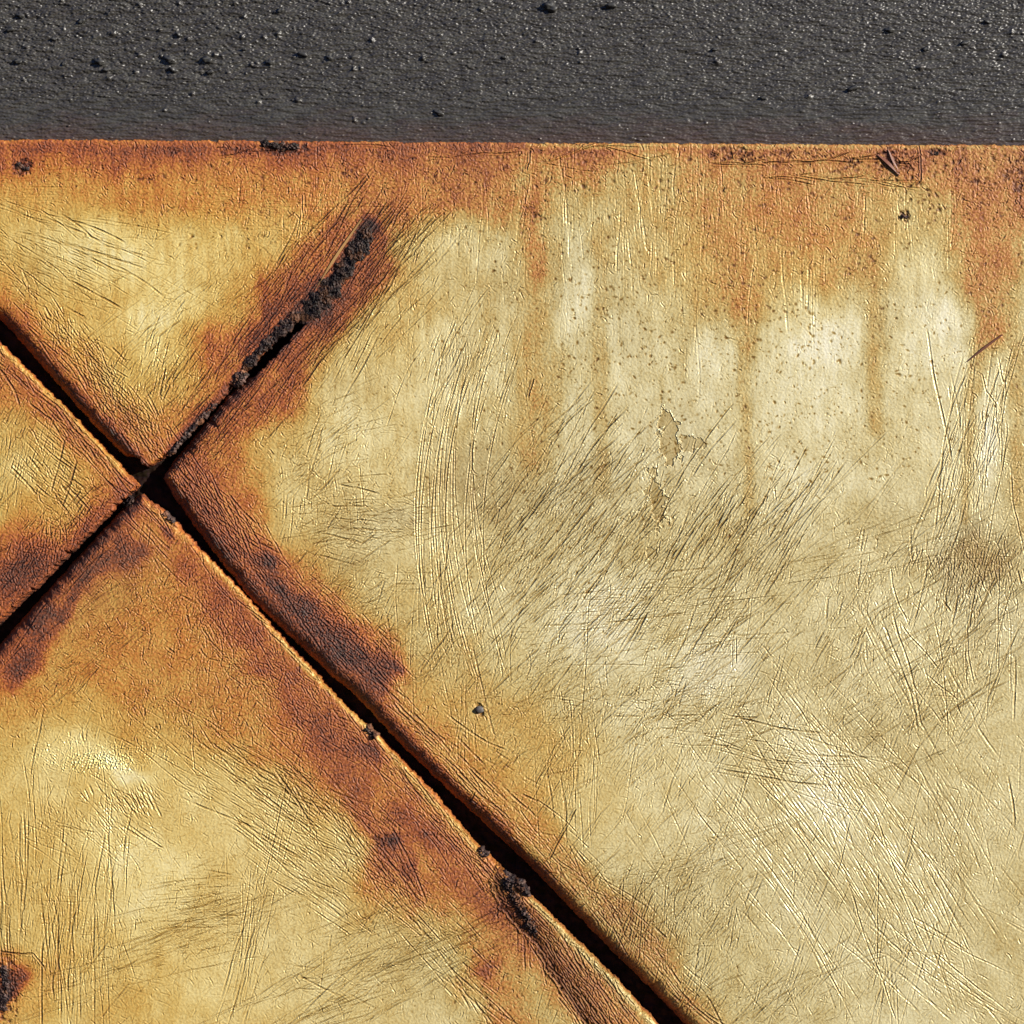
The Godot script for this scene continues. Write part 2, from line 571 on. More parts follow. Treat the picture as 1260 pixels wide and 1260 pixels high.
func cut_scratches() -> void:
	# --- fine overall wear: scuffs of many short parallel strokes
	for i in 3000:
		var x := rng.randf_range(LOW, HIGH)
		var y := rng.randf_range(180.0, HIGH)
		var a := rng.randf_range(0.0, 180.0)
		if x > 560.0 and y > 560.0 and rng.randf() < 0.6:
			a = rng.randfn(48.0, 14.0)
		elif y < 480.0 and x > 520.0 and rng.randf() < 0.55:
			a = rng.randfn(90.0, 8.0) if rng.randf() < 0.6 else rng.randfn(10.0, 15.0)
		var calm := 0.4 if y < 560.0 and x > 640.0 else 1.0
		for b in 8:
			stroke(x + rng.randfn(0.0, 11.0), y + rng.randfn(0.0, 11.0), a + rng.randfn(0.0, 16.0), rng.randf_range(3.0, 14.0), rng.randfn(0.0, 0.07), rng.randf_range(0.06, 0.30) * calm, rng.randf_range(0.02, 0.42) * calm, 0.5, 0.12)
	# --- worm-eaten bloom on the rusty ground: more and darker short marks
	for i in 60000:
		var x := rng.randf_range(LOW, HIGH)
		var y := rng.randf_range(176.0, HIGH)
		var here := rust[int((y - LOW) / CS) * C + int((x - LOW) / CS)]
		if rng.randf() < clampf(here * 2.2 - 0.45, 0.0, 1.0):
			if rng.randf() < 0.25:
				stroke(x, y, rng.randf_range(0.0, 180.0), rng.randf_range(2.5, 7.0), rng.randfn(0.0, 0.12), -rng.randf_range(0.1, 0.4), -rng.randf_range(0.1, 0.4), 0.0, 0.15)
			else:
				stroke(x, y, rng.randf_range(0.0, 180.0), rng.randf_range(2.5, 11.0), rng.randfn(0.0, 0.12), rng.randf_range(0.15, 0.6), rng.randf_range(0.15, 0.75), 0.5, 0.15)
	# --- top panel
	hatch(60, 320, 80, 45, -25, -24, 7, 46, 50, 130, -0.002, 0.5, 0.55)
	hatch(150, 330, 90, 40, 0, -12, 8, 16, 60, 120, 0.0, 0.35, 0.4)
	hatch(90, 425, 80, 22, -45, -50, 16, 70, 12, 34, 0.0, 0.7, 0.75)
	hatch(150, 500, 70, 24, -45, -58, 14, 90, 12, 38, 0.0, 0.8, 0.75)
	hatch(215, 350, 90, 50, 30, 36, 7, 30, 50, 120, 0.0, 0.4, 0.45)
	hatch(300, 370, 80, 45, 45, 48, 7, 44, 40, 100, 0.0, 0.55, 0.6)
	hatch(200, 470, 60, 55, 40, 56, 12, 80, 14, 50, 0.0, 0.6, 0.6)
	hatch(330, 385, 130, 22, 49, 50, 5, 60, 40, 110, 0.0, 0.7, 0.7)
	hatch(420, 400, 130, 26, 50, 50, 5, 90, 40, 120, 0.0, 0.85, 0.8)
	hatch(465, 330, 60, 26, 52, 53, 5, 40, 40, 110, 0.0, 0.8, 0.75)
	hatch(475, 400, 70, 18, 50, 50, 6, 16, 50, 120, 0.0, 0.6, 0.6)
	hatch(260, 540, 70, 26, 48, 48, 12, 60, 14, 44, 0.0, 0.7, 0.6)
	# --- left panel
	hatch(80, 520, 110, 18, -45, -46, 5, 60, 30, 90, 0.0, 0.7, 0.65)
	hatch(30, 560, 45, 60, 0, 66, 9, 50, 20, 70, 0.0, 0.5, 0.55)
	hatch(80, 600, 60, 36, -45, -44, 9, 46, 20, 60, 0.0, 0.6, 0.55)
	hatch(50, 680, 80, 30, 38, 60, 30, 110, 10, 34, 0.0, 0.8, 0.7)
	# --- right of the crossing
	hatch(250, 620, 60, 22, -50, -56, 8, 90, 16, 46, 0.0, 1.1, 0.9)
	hatch(300, 680, 60, 22, -50, -52, 12, 60, 14, 40, 0.0, 0.9, 0.8)
	hatch(400, 540, 60, 60, 0, 34, 16, 44, 20, 70, 0.0, 0.45, 0.5)
	hatch(390, 620, 60, 50, 0, 50, 22, 40, 16, 60, 0.0, 0.45, 0.5)
	hatch(450, 640, 60, 34, 0, 4, 12, 70, 20, 70, 0.0, 0.5, 0.6)
	hatch(430, 720, 60, 40, -30, 30, 16, 60, 14, 50, 0.0, 0.5, 0.5)
	# the long bent bundle
	for i in 17:
		var off := i * 5.2 + rng.randfn(0.0, 1.6)
		var up := rng.randf_range(-30.0, 30.0)
		stroke(508.0 + off, 610.0 + up, 90.0 - up * 0.08, rng.randf_range(300.0, 480.0), -0.00155 - i * 0.00003, rng.randf_range(0.35, 0.8), rng.randf_range(0.3, 0.7), 0.55, 0.004)
	hatch(565, 450, 40, 50, 70, 68, 5, 36, 50, 120, -0.002, 0.5, 0.5)
	hatch(560, 800, 50, 70, 0, 96, 10, 40, 50, 130, -0.001, 0.4, 0.45)
	hatch(520, 780, 70, 50, 0, 35, 14, 50, 20, 60, 0.0, 0.4, 0.45)
	# the broad sheaf of slanting strokes
	hatch(690, 620, 90, 70, 40, 50, 5, 110, 40, 120, -0.0014, 0.65, 0.72)
	hatch(640, 700, 60, 70, 40, 46, 6, 90, 30, 110, 0.0, 0.55, 0.65)
	hatch(760, 680, 90, 80, 40, 48, 6, 120, 40, 140, -0.001, 0.62, 0.7)
	hatch(880, 660, 90, 90, 50, 55, 6, 110, 50, 140, -0.0012, 0.65, 0.7)
	hatch(950, 650, 70, 50, 40, 50, 6, 44, 50, 120, -0.001, 0.6, 0.6)
	hatch(690, 790, 90, 40, 30, 42, 8, 70, 30, 90, 0.0, 0.5, 0.55)
	hatch(790, 770, 80, 50, 0, 7, 7, 60, 50, 120, 0.0, 0.42, 0.5)
	hatch(880, 780, 80, 50, 30, 44, 12, 90, 30, 90, 0.0, 0.5, 0.55)
	hatch(830, 860, 110, 40, 0, 30, 22, 140, 14, 50, 0.0, 0.5, 0.55)
	hatch(680, 880, 90, 70, 0, 40, 24, 110, 14, 60, 0.0, 0.4, 0.42)
	hatch(700, 930, 24, 90, 0, 91, 3, 22, 60, 170, 0.0, 0.45, 0.5)
	hatch(800, 930, 120, 60, 0, 52, 14, 80, 30, 110, 0.0, 0.42, 0.42)
	# right side
	hatch(1200, 560, 30, 110, 0, 84, 5, 34, 70, 190, -0.0012, 0.55, 0.7)
	hatch(1170, 620, 30, 90, -10, 74, 5, 20, 60, 170, 0.0016, 0.5, 0.65)
	hatch(1190, 740, 60, 90, 0, 82, 8, 34, 60, 180, 0.0, 0.55, 0.7)
	hatch(1200, 700, 60, 36, 0, 80, 24, 90, 10, 40, 0.0, 0.6, 0.7)
	hatch(1080, 680, 130, 30, 15, 17, 4, 24, 70, 220, 0.0, 0.45, 0.5)
	hatch(1180, 780, 90, 60, 35, 36, 4, 30, 80, 220, 0.0, 0.5, 0.6)
	hatch(1130, 790, 60, 80, 0, -64, 8, 30, 60, 160, 0.0, 0.3, 0.55)
	hatch(1060, 740, 60, 60, 0, 66, 16, 70, 14, 50, 0.0, 0.4, 0.45)
	hatch(1180, 880, 70, 50, 30, 40, 5, 24, 50, 130, 0.0, 0.45, 0.5)
	hatch(1060, 860, 120, 70, 0, 46, 24, 120, 16, 70, 0.0, 0.35, 0.4)
	hatch(900, 850, 260, 170, 45, 50, 14, 150, 30, 120, 0.0, 0.32, 0.4)
	hatch(1050, 1050, 190, 160, 0, -56, 10, 120, 40, 160, -0.0006, 0.24, 0.4)
	hatch(620, 700, 110, 180, 0, 62, 20, 90, 24, 90, 0.0, 0.3, 0.4)
	hatch(1100, 1000, 190, 260, 0, 62, 16, 110, 30, 120, 0.0, 0.26, 0.4)
	hatch(270, 1100, 220, 130, 0, 40, 40, 120, 14, 70, 0.0, 0.3, 0.4)
	# lower right: long sweeping arcs
	for i in 40:
		var t := rng.randf()
		stroke(940.0 + t * 180.0 + rng.randfn(0.0, 12.0), 1080.0 - t * 60.0 + rng.randfn(0.0, 40.0), -55.0 + rng.randfn(0.0, 3.0), rng.randf_range(120.0, 400.0), -0.0009, rng.randf_range(0.2, 0.5), rng.randf_range(0.2, 0.6), 0.4, 0.003)
	hatch(1040, 930, 40, 80, 35, -54, 5, 60, 50, 150, -0.0006, 0.28, 0.4)
	hatch(960, 930, 70, 34, -12, -10, 5, 36, 60, 150, 0.0012, 0.45, 0.4)
	hatch(920, 1010, 70, 60, 0, -56, 6, 60, 50, 170, 0.0, 0.26, 0.4)
	hatch(1150, 1050, 60, 80, -60, -62, 5, 50, 70, 200, -0.001, 0.28, 0.45)
	hatch(860, 1130, 110, 70, 0, 60, 22, 130, 20, 80, 0.0, 0.45, 0.5)
	hatch(760, 1170, 90, 70, 0, 74, 8, 90, 30, 100, 0.0, 0.5, 0.55)
	hatch(830, 1070, 110, 50, 20, 26, 10, 70, 30, 90, 0.0, 0.45, 0.5)
	hatch(930, 1230, 120, 30, 0, 40, 8, 60, 40, 120, 0.0, 0.45, 0.5)
	hatch(1080, 1180, 70, 60, 0, 68, 10, 30, 50, 140, 0.0, 0.4, 0.45)
	hatch(1080, 1180, 110, 14, 20, 21, 3, 10, 80, 170, 0.0, 0.5, 0.55)
	hatch(1180, 1210, 90, 40, -35, -36, 4, 26, 60, 160, 0.0, 0.45, 0.45)
	hatch(1200, 1000, 70, 100, 0, 76, 12, 24, 30, 90, 0.0, 0.35, 0.45)
	# along the main groove's upper lip
	hatch(560, 950, 150, 18, -46, -46, 4, 60, 30, 100, 0.0, 0.55, 0.6)
	hatch(760, 1130, 110, 20, -46, -48, 8, 50, 16, 60, 0.0, 0.6, 0.6)
	hatch(600, 1000, 120, 40, -46, -30, 26, 60, 12, 40, 0.0, 0.4, 0.5)
	# --- bottom panel
	hatch(60, 1080, 60, 100, 0, 89, 3, 70, 60, 190, 0.0, 0.5, 0.55)
	hatch(130, 1120, 30, 90, 0, 86, 4, 26, 60, 160, 0.0, 0.45, 0.5)
	hatch(180, 1170, 170, 36, 20, 19, 3, 50, 80, 260, 0.0005, 0.48, 0.5)
	hatch(250, 1120, 60, 40, 0, 12, 6, 50, 40, 110, 0.0, 0.42, 0.45)
	hatch(330, 980, 110, 50, -32, -33, 5, 110, 40, 150, 0.0, 0.5, 0.55)
	hatch(390, 1060, 70, 40, -35, -35, 6, 50, 40, 120, 0.0, 0.5, 0.5)
	hatch(320, 1080, 16, 110, -10, 76, 4, 26, 60, 180, 0.0, 0.45, 0.5)
	hatch(160, 985, 40, 20, 0, -58, 8, 40, 14, 34, 0.0, 0.5, 0.45)
	hatch(130, 1020, 70, 50, 0, -40, 14, 40, 30, 90, 0.0, 0.35, 0.35)
	hatch(480, 1080, 150, 34, -50, -48, 7, 120, 30, 110, 0.0, 0.6, 0.6)
	hatch(520, 1170, 120, 50, 30, 28, 4, 90, 60, 190, -0.0006, 0.5, 0.55)
	hatch(430, 1200, 90, 50, 20, 22, 5, 50, 60, 150, 0.0, 0.45, 0.5)
	hatch(590, 1060, 190, 16, -46, -48, 5, 110, 20, 90, 0.0, 0.8, 0.75)
	hatch(720, 1210, 60, 30, -50, -58, 5, 70, 24, 80, 0.0, 1.0, 0.9)
	hatch(250, 760, 100, 70, -40, 70, 34, 170, 8, 26, 0.0, 0.5, 0.45)
	hatch(340, 840, 110, 36, -46, -50, 18, 110, 8, 36, 0.0, 0.6, 0.5)
	hatch(110, 790, 110, 30, 36, 34, 10, 60, 20, 70, 0.0, 0.6, 0.55)
	hatch(230, 880, 150, 40, 0, 80, 36, 140, 6, 20, 0.0, 0.4, 0.35)
	hatch(430, 790, 60, 24, -40, 30, 40, 90, 5, 16, 0.0, -0.7, -0.5)
	hatch(380, 755, 40, 16, -40, 40, 40, 50, 5, 14, 0.0, -0.6, -0.4)
	# --- faint upright brushing below the top rim
	hatch(900, 270, 330, 70, 0, 90, 3, 160, 30, 120, 0.0, 0.28, -0.18)
	hatch(700, 380, 160, 110, 0, 90, 3, 60, 40, 120, 0.0, 0.2, 0.12)
	hatch(280, 260, 230, 40, 0, 8, 8, 90, 40, 120, 0.0, 0.28, -0.16)
	hatch(380, 240, 60, 34, 0, 88, 6, 26, 30, 70, 0.0, 0.3, -0.2)

	# --- long torn scores beside the cuts
	for i in 70:
		var t := rng.randf()
		var off := rng.randfn(0.0, 1.0)
		off = off * 24.0 + signf(off) * 12.0
		stroke(lerpf(240.0, 470.0, t) + off * 0.77, lerpf(520.0, 290.0, t) + off * 0.64 * 1.0, 50.0 + rng.randfn(0.0, 3.0), rng.randf_range(40.0, 150.0), rng.randfn(0.0, 0.0008), rng.randf_range(0.4, 1.1), rng.randf_range(0.5, 1.1), 0.5, 0.025, rng.randi_range(1, 2))
	for i in 16:
		var t := rng.randf()
		stroke(lerpf(452.0, 486.0, t) + rng.randfn(0.0, 5.0), lerpf(268.0, 300.0, t), 51.0 + rng.randfn(0.0, 4.0), rng.randf_range(30.0, 90.0), 0.0, rng.randf_range(0.5, 1.1), rng.randf_range(0.6, 1.1), 0.5, 0.03, 2)
	for i in 110:
		var t := rng.randf()
		var off := rng.randfn(0.0, 1.0)
		off = off * 20.0 + signf(off) * 20.0
		stroke(lerpf(-60.0, 860.0, t) + off * 0.72, lerpf(345.0, 1296.0, t) - off * 0.68 - 14.0 * sin(t * PI), -46.5 + rng.randfn(0.0, 5.0), rng.randf_range(20.0, 110.0), rng.randfn(0.0, 0.001), rng.randf_range(0.3, 0.9), rng.randf_range(0.35, 1.0), 0.5, 0.03, rng.randi_range(1, 2))
	for i in 50:
		var t := rng.randf()
		var off := rng.randfn(0.0, 1.0)
		off = off * 16.0 + signf(off) * 14.0
		stroke(lerpf(-100.0, 150.0, t) + off * 0.7, lerpf(880.0, 630.0, t) + off * 0.7, 44.0 + rng.randfn(0.0, 5.0), rng.randf_range(20.0, 90.0), 0.0, rng.randf_range(0.3, 0.8), rng.randf_range(0.35, 0.95), 0.5, 0.03, rng.randi_range(1, 2))
	hatch(410, 775, 80, 24, -42, -46, 8, 70, 8, 36, 0.0, 0.8, 0.6)
	# --- cracks and single marks
	trace([Vector2(875, 201), Vector2(910, 202), Vector2(940, 200), Vector2(1000, 198), Vector2(1045, 195), Vector2(1088, 195)], 1.6, 0.95, 2)
	trace([Vector2(1098, 201), Vector2(1118, 198), Vector2(1130, 192)], 1.8, 1.0, 2)
	trace([Vector2(1130, 178), Vector2(1132, 190), Vector2(1133, 208), Vector2(1132, 222), Vector2(1126, 228)], 1.4, 0.8, 2)
	trace([Vector2(940, 219), Vector2(1000, 221), Vector2(1060, 223), Vector2(1128, 227)], 1.0, 0.45, 2)
	trace([Vector2(960, 216), Vector2(1040, 218), Vector2(1128, 222)], -0.9, -0.3, 2)
	trace([Vector2(676, 197), Vector2(700, 190), Vector2(714, 183), Vector2(732, 178), Vector2(800, 178)], -1.6, -0.5, 3, 0.1)
	trace([Vector2(652, 186), Vector2(650, 200), Vector2(648, 208)], 1.6, 0.8, 2)
	trace([Vector2(653, 210), Vector2(648, 240), Vector2(640, 270)], -0.8, -0.2, 1)
	trace([Vector2(528, 193), Vector2(556, 193), Vector2(592, 188), Vector2(640, 190)], 1.2, 0.7, 1)
	trace([Vector2(268, 192), Vector2(286, 190), Vector2(306, 186), Vector2(340, 186)], 1.2, 0.7, 1)
	trace([Vector2(420, 178), Vector2(480, 176), Vector2(560, 178)], 1.0, 0.6, 1)
	trace([Vector2(660, 200), Vector2(740, 203), Vector2(830, 204)], 0.7, 0.4, 1)
	trace([Vector2(708, 996), Vector2(694, 1022), Vector2(684, 1040), Vector2(676, 1056)], 1.5, 1.0, 2)
	trace([Vector2(584, 974), Vector2(578, 988)], 1.5, 0.9, 2)
	trace([Vector2(0, 1170), Vector2(22, 1173), Vector2(40, 1173), Vector2(46, 1180), Vector2(54, 1189)], 1.6, 1.1, 2)
	trace([Vector2(656, 466), Vector2(652, 478), Vector2(650, 488)], 1.6, 1.0, 2)
	trace([Vector2(667, 472), Vector2(664, 480)], 1.2, 0.7, 1)
	trace([Vector2(352, 268), Vector2(362, 262), Vector2(368, 268)], 1.2, 0.5, 1)
	trace([Vector2(373, 240), Vector2(371, 262), Vector2(366, 296)], -1.0, -0.35, 2)
	trace([Vector2(238, 897), Vector2(232, 944)], 0.9, 0.6, 1)
	trace([Vector2(1208, 460), Vector2(1214, 482), Vector2(1225, 498), Vector2(1230, 540)], 1.0, 0.9, 1)
	trace([Vector2(1186, 494), Vector2(1174, 530), Vector2(1160, 590)], 1.0, 0.8, 1)
	trace([Vector2(1228, 440), Vector2(1236, 470), Vector2(1238, 520), Vector2(1244, 580), Vector2(1250, 700)], 0.9, 0.75, 1)
	trace([Vector2(1096, 700), Vector2(1110, 770), Vector2(1140, 830), Vector2(1175, 860)], 0.9, 0.8, 1)
	trace([Vector2(1200, 720), Vector2(1190, 770), Vector2(1186, 840)], 0.9, 0.8, 2)
	trace([Vector2(840, 748), Vector2(960, 720), Vector2(1080, 690), Vector2(1190, 640)], 0.7, 0.5, 1)
	trace([Vector2(1100, 840), Vector2(1180, 790), Vector2(1262, 720)], 0.8, 0.7, 2)
	trace([Vector2(1030, 1075), Vector2(1050, 1010), Vector2(1062, 985)], 0.8, 0.6, 1)
	trace([Vector2(1100, 1250), Vector2(1074, 1180), Vector2(1040, 1110), Vector2(980, 1010), Vector2(940, 960)], 0.9, 0.6, 1)
	trace([Vector2(1140, 1170), Vector2(1110, 1090), Vector2(1060, 1000), Vector2(1000, 900), Vector2(975, 860)], 0.8, 0.5, 1)
	trace([Vector2(1075, 1200), Vector2(1110, 1080), Vector2(1120, 1050)], 0.8, 0.6, 1)
	# --- flaked lacquer
	flaked(823, 540, 13, 30, 8, 0.7, 0.38, 0.0)
	flaked(806, 610, 11, 32, 12, 0.6, 0.32, 300.0)
	flaked(800, 680, 7, 9, 0, 0.5, 0.14, 700.0)
	flaked(850, 545, 12, 10, 0, 0.5, 0.26, 1300.0)
	flaked(1100, 208, 22, 8, 10, 1.0, 0.25, 90.0)
	hatch(130, 935, 55, 14, 6, 70, 50, 110, 3, 9, 0.0, -0.5, -0.16)
	hatch(70, 925, 40, 20, 0, 70, 50, 60, 3, 9, 0.0, -0.3, -0.12)
	gouge([Vector2(618, 1056), Vector2(608, 1075), Vector2(606, 1092), Vector2(618, 1120), Vector2(644, 1147), Vector2(661, 1165), Vector2(672, 1193), Vector2(690, 1215), Vector2(714, 1252), Vector2(740, 1290)], 34.0, 5.0, 0.75)
	# --- pits and specks
	pits(1000, 400, 320, 200, 1300, 0.9, 2.4, 0.5, 0.95)
	pits(760, 480, 260, 260, 700, 0.85, 2.2, 0.5, 0.9)
	pits(640, 205, 660, 34, 420, 0.8, 3.2, 0.8, 0.7)
	pits(1190, 225, 90, 50, 200, 0.9, 3.4, 1.0, 0.85)
	pits(640, 260, 110, 60, 160, 0.8, 2.6, 0.8, 0.7)
	pits(250, 260, 260, 60, 160, 0.8, 2.4, 0.6, 0.6)
	pits(330, 280, 110, 60, 120, 0.8, 2.6, 0.7, 0.6)
	pits(630, 820, 630, 440, 1500, 0.7, 1.9, 0.5, 0.6)
	pits(420, 880, 170, 90, 200, 0.8, 2.2, 0.6, 0.5)
	pits(480, 1030, 60, 120, 200, 0.8, 2.4, 0.7, 0.6)
	pits(600, 1200, 50, 80, 160, 0.8, 2.4, 0.7, 0.6)
	pits(360, 560, 200, 120, 240, 0.7, 2.0, 0.5, 0.6)
	pits(28, 207, 13, 12, 60, 0.9, 3.2, 0.9, 0.9)
	pits(350, 184, 30, 8, 90, 0.9, 3.4, 0.9, 0.9)
	pits(300, 186, 30, 6, 40, 0.9, 2.6, 0.8, 0.7)
	pits(210, 186, 12, 6, 20, 0.9, 3.0, 0.8, 0.7)
	pits(905, 190, 36, 9, 110, 0.9, 3.0, 0.9, 0.85)
	pits(985, 189, 40, 7, 80, 0.9, 2.8, 0.9, 0.8)
	pits(1048, 200, 12, 6, 30, 0.9, 2.6, 0.9, 0.8)
	pits(1100, 195, 26, 14, 70, 0.9, 3.2, 1.1, 0.95)
	pits(1149, 188, 8, 6, 30, 0.9, 3.0, 0.9, 0.9)
	pits(1113, 266, 8, 7, 40, 0.9, 2.8, 0.9, 0.9)
	pits(1256, 215, 10, 22, 50, 0.9, 3.0, 0.9, 0.9)
	pits(657, 262, 12, 12, 26, 0.9, 2.6, 0.8, 0.8)
	pits(172, 221, 4, 3, 6, 1.2, 2.6, 0.8, 0.9)
	pits(187, 222, 5, 3, 6, 1.2, 2.6, 0.8, 0.9)
	pits(428, 213, 8, 5, 14, 1.0, 2.6, 0.8, 0.9)
	pits(472, 193, 18, 8, 30, 0.9, 2.8, 0.8, 0.8)
	pits(8, 1220, 16, 44, 200, 0.9, 3.0, 1.2, 0.8)
	pits(470, 1035, 12, 10, 50, 0.9, 2.6, 0.8, 0.7)
	pits(430, 790, 60, 26, 160, 0.8, 2.2, 0.9, 0.4)
	pits(590, 874, 9, 8, 14, 1.0, 2.2, 0.9, 0.7)
	dot(590, 873, 6.5, 2.2, 0.9)
	pits(600, 545, 26, 10, 6, 1.4, 2.4, 0.8, 0.9)


# ==================================================================== the plate's material
func ramp(stops: Array) -> PackedColorArray:
	var out := PackedColorArray()
	for i in 257:
		var t := i / 256.0
		var c: Color = stops[0][1]
		for k in stops.size() - 1:
			if t >= stops[k][0]:
				c = (stops[k][1] as Color).lerp(stops[k + 1][1], clampf((t - stops[k][0]) / (stops[k + 1][0] - stops[k][0]), 0.0, 1.0))
		out.append(c)
	return out


func enlarged(f: PackedFloat32Array) -> PackedFloat32Array:
	var im := Image.create_from_data(C, C, false, Image.FORMAT_RF, f.to_byte_array())
	im.resize(N, N, Image.INTERPOLATE_CUBIC)
	return im.get_data().to_float32_array()


func noise_bytes(seed_value: int, period: float, octaves: int, kind: int, squeeze := 1.0) -> PackedByteArray:
	var n := FastNoiseLite.new()
	make_noise(n, seed_value, period * K, octaves, kind)
	var tall := int(N / squeeze)
	var im := n.get_image(N, tall, false, false, true)
	if tall != N:
		im.resize(N, N, Image.INTERPOLATE_CUBIC)
	im.convert(Image.FORMAT_L8)
	return im.get_data()


func compose_plate_material() -> ORMMaterial3D:
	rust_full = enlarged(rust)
	grime_full = enlarged(grime)
	gold_full = enlarged(gold)
	mottle = noise_bytes(5, 52.0, 5, FastNoiseLite.TYPE_SIMPLEX_SMOOTH)
	grain = noise_bytes(11, 4.4, 3, FastNoiseLite.TYPE_SIMPLEX_SMOOTH)
	vein = noise_bytes(29, 9.0, 2, FastNoiseLite.TYPE_SIMPLEX_SMOOTH)
	streak = noise_bytes(17, 12.0, 3, FastNoiseLite.TYPE_SIMPLEX_SMOOTH, 6.0)
	ramp_cool = ramp([[0.0, Color8(244, 237, 206)], [0.12, Color8(227, 215, 168)], [0.25, Color8(198, 180, 124)], [0.38, Color8(184, 154, 88)], [0.5, Color8(180, 122, 58)], [0.62, Color8(152, 86, 42)], [0.75, Color8(108, 56, 33)], [0.88, Color8(68, 41, 33)], [1.0, Color8(44, 33, 31)]])
	ramp_gold = ramp([[0.0, Color8(246, 233, 178)], [0.12, Color8(236, 210, 132)], [0.25, Color8(209, 171, 88)], [0.38, Color8(198, 146, 64)], [0.5, Color8(184, 112, 42)], [0.62, Color8(156, 76, 32)], [0.75, Color8(106, 52, 29)], [0.88, Color8(64, 38, 29)], [1.0, Color8(42, 31, 28)]])
	for i in 16:
		color_bands.append(PackedByteArray())
		rough_bands.append(PackedByteArray())
		height_bands.append(PackedFloat32Array())
	var task := WorkerThreadPool.add_group_task(compose_rows, 16)
	WorkerThreadPool.wait_for_group_task_completion(task)
	var colors := PackedByteArray()
	var roughs := PackedByteArray()
	var heights := PackedFloat32Array()
	for i in 16:
		colors.append_array(color_bands[i])
		roughs.append_array(rough_bands[i])
		heights.append_array(height_bands[i])
	var m := ORMMaterial3D.new()
	m.resource_name = "rusted lacquered metal"
	m.albedo_texture = ImageTexture.create_from_image(Image.create_from_data(N, N, false, Image.FORMAT_RGB8, colors))
	m.orm_texture = ImageTexture.create_from_image(Image.create_from_data(N, N, false, Image.FORMAT_RGB8, roughs))
	m.heightmap_enabled = true
	m.heightmap_texture = ImageTexture.create_from_image(Image.create_from_data(N, N, false, Image.FORMAT_RF, heights.to_byte_array()))
	m.heightmap_scale = U * 100.0
	m.texture_repeat = false
	return m


func compose_rows(which: int) -> void:
	var rows := N / 16
	var col := PackedByteArray()
	col.resize(rows * N * 3)
	var rou := PackedByteArray()
	rou.resize(rows * N * 3)
	var hei := PackedFloat32Array()
	hei.resize(rows * N)
	for j in rows:
		var base := (which * rows + j) * N
		var fall := clampf((760.0 - ((which * rows + j) / K + LOW)) / 300.0, 0.15, 1.0)
		for i in N:
			var k := base + i
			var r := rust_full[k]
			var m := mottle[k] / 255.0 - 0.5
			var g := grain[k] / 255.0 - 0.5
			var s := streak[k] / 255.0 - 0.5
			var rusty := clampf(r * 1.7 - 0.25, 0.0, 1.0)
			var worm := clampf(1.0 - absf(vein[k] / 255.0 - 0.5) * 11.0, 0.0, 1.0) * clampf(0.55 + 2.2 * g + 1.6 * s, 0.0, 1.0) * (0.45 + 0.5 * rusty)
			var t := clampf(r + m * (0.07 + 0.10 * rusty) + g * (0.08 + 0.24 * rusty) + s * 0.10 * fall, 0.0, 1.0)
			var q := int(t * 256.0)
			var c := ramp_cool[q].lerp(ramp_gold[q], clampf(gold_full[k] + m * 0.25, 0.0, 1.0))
			var so := clampf(grime_full[k] * (0.75 + m + g), 0.0, 0.8) * 0.5
			var d := clampf(dirt[k] + worm * 0.6 * (1.0 - dirt[k]), -0.4, 1.0)
			var keep_r := 1.0
			var keep_g := 1.0
			var keep_b := 1.0
			if d > 0.0:
				keep_r = 1.0 - 0.46 * d
				keep_g = 1.0 - 0.58 * d
				keep_b = 1.0 - 0.84 * d
			else:
				keep_r = 1.0 - 0.30 * d
				keep_g = 1.0 - 0.36 * d
				keep_b = 1.0 - 0.36 * d
			var o := (j * N + i) * 3
			col[o] = int(clampf((c.r + (0.42 - c.r) * so) * keep_r, 0.0, 0.96) * 255.0)
			col[o + 1] = int(clampf((c.g + (0.36 - c.g) * so) * keep_g, 0.0, 0.94) * 255.0)
			col[o + 2] = int(clampf((c.b + (0.27 - c.b) * so) * keep_b, 0.0, 0.90) * 255.0)
			rou[o] = 255
			rou[o + 1] = int(clampf(0.38 + 0.30 * rusty + 0.12 * d + g * 0.10 - m * 0.1, 0.22, 0.95) * 255.0)
			rou[o + 2] = int(clampf(0.20 * (1.0 - 1.3 * rusty) * (1.0 - d), 0.0, 1.0) * 255.0)
			hei[j * N + i] = height[k] * 1.7 + m * 0.5 + g * (0.4 + 1.1 * rusty) - worm * 0.4
	color_bands[which] = col
	rough_bands[which] = rou
	height_bands[which] = hei


# ==================================================================== the plate's panels
func outline(corners: Array) -> Array:
	# corners: [x, y, kind of the edge that leaves it]; kind 0 out of sight, 1 crisp, 2 rolled, 3 top rim
	var points := PackedVector2Array()
	var roll := PackedFloat32Array()
	var ragged := PackedFloat32Array()
	for i in corners.size():
		var a := Vector2(corners[i][0], corners[i][1])
		var nx = corners[(i + 1) % corners.size()]
		var b := Vector2(nx[0], nx[1])
		var kind: int = corners[i][2]
		var n := maxi(1, int(a.distance_to(b) / (60.0 if kind == 0 else 1.6)))
		for k in n:
			points.append(a.lerp(b, float(k) / n))
			roll.append(1.0 if kind == 2 else 0.0)
			ragged.append([0.0, 1.0, 0.7, 0.5][kind])
	return [points, roll, ragged]


func smooth_ring(f: PackedFloat32Array, times: int) -> PackedFloat32Array:
	for t in times:
		var g := f.duplicate()
		var n := f.size()
		for i in n:
			g[i] = (f[(i + n - 1) % n] + f[i] + f[(i + 1) % n]) / 3.0
		f = g
	return f


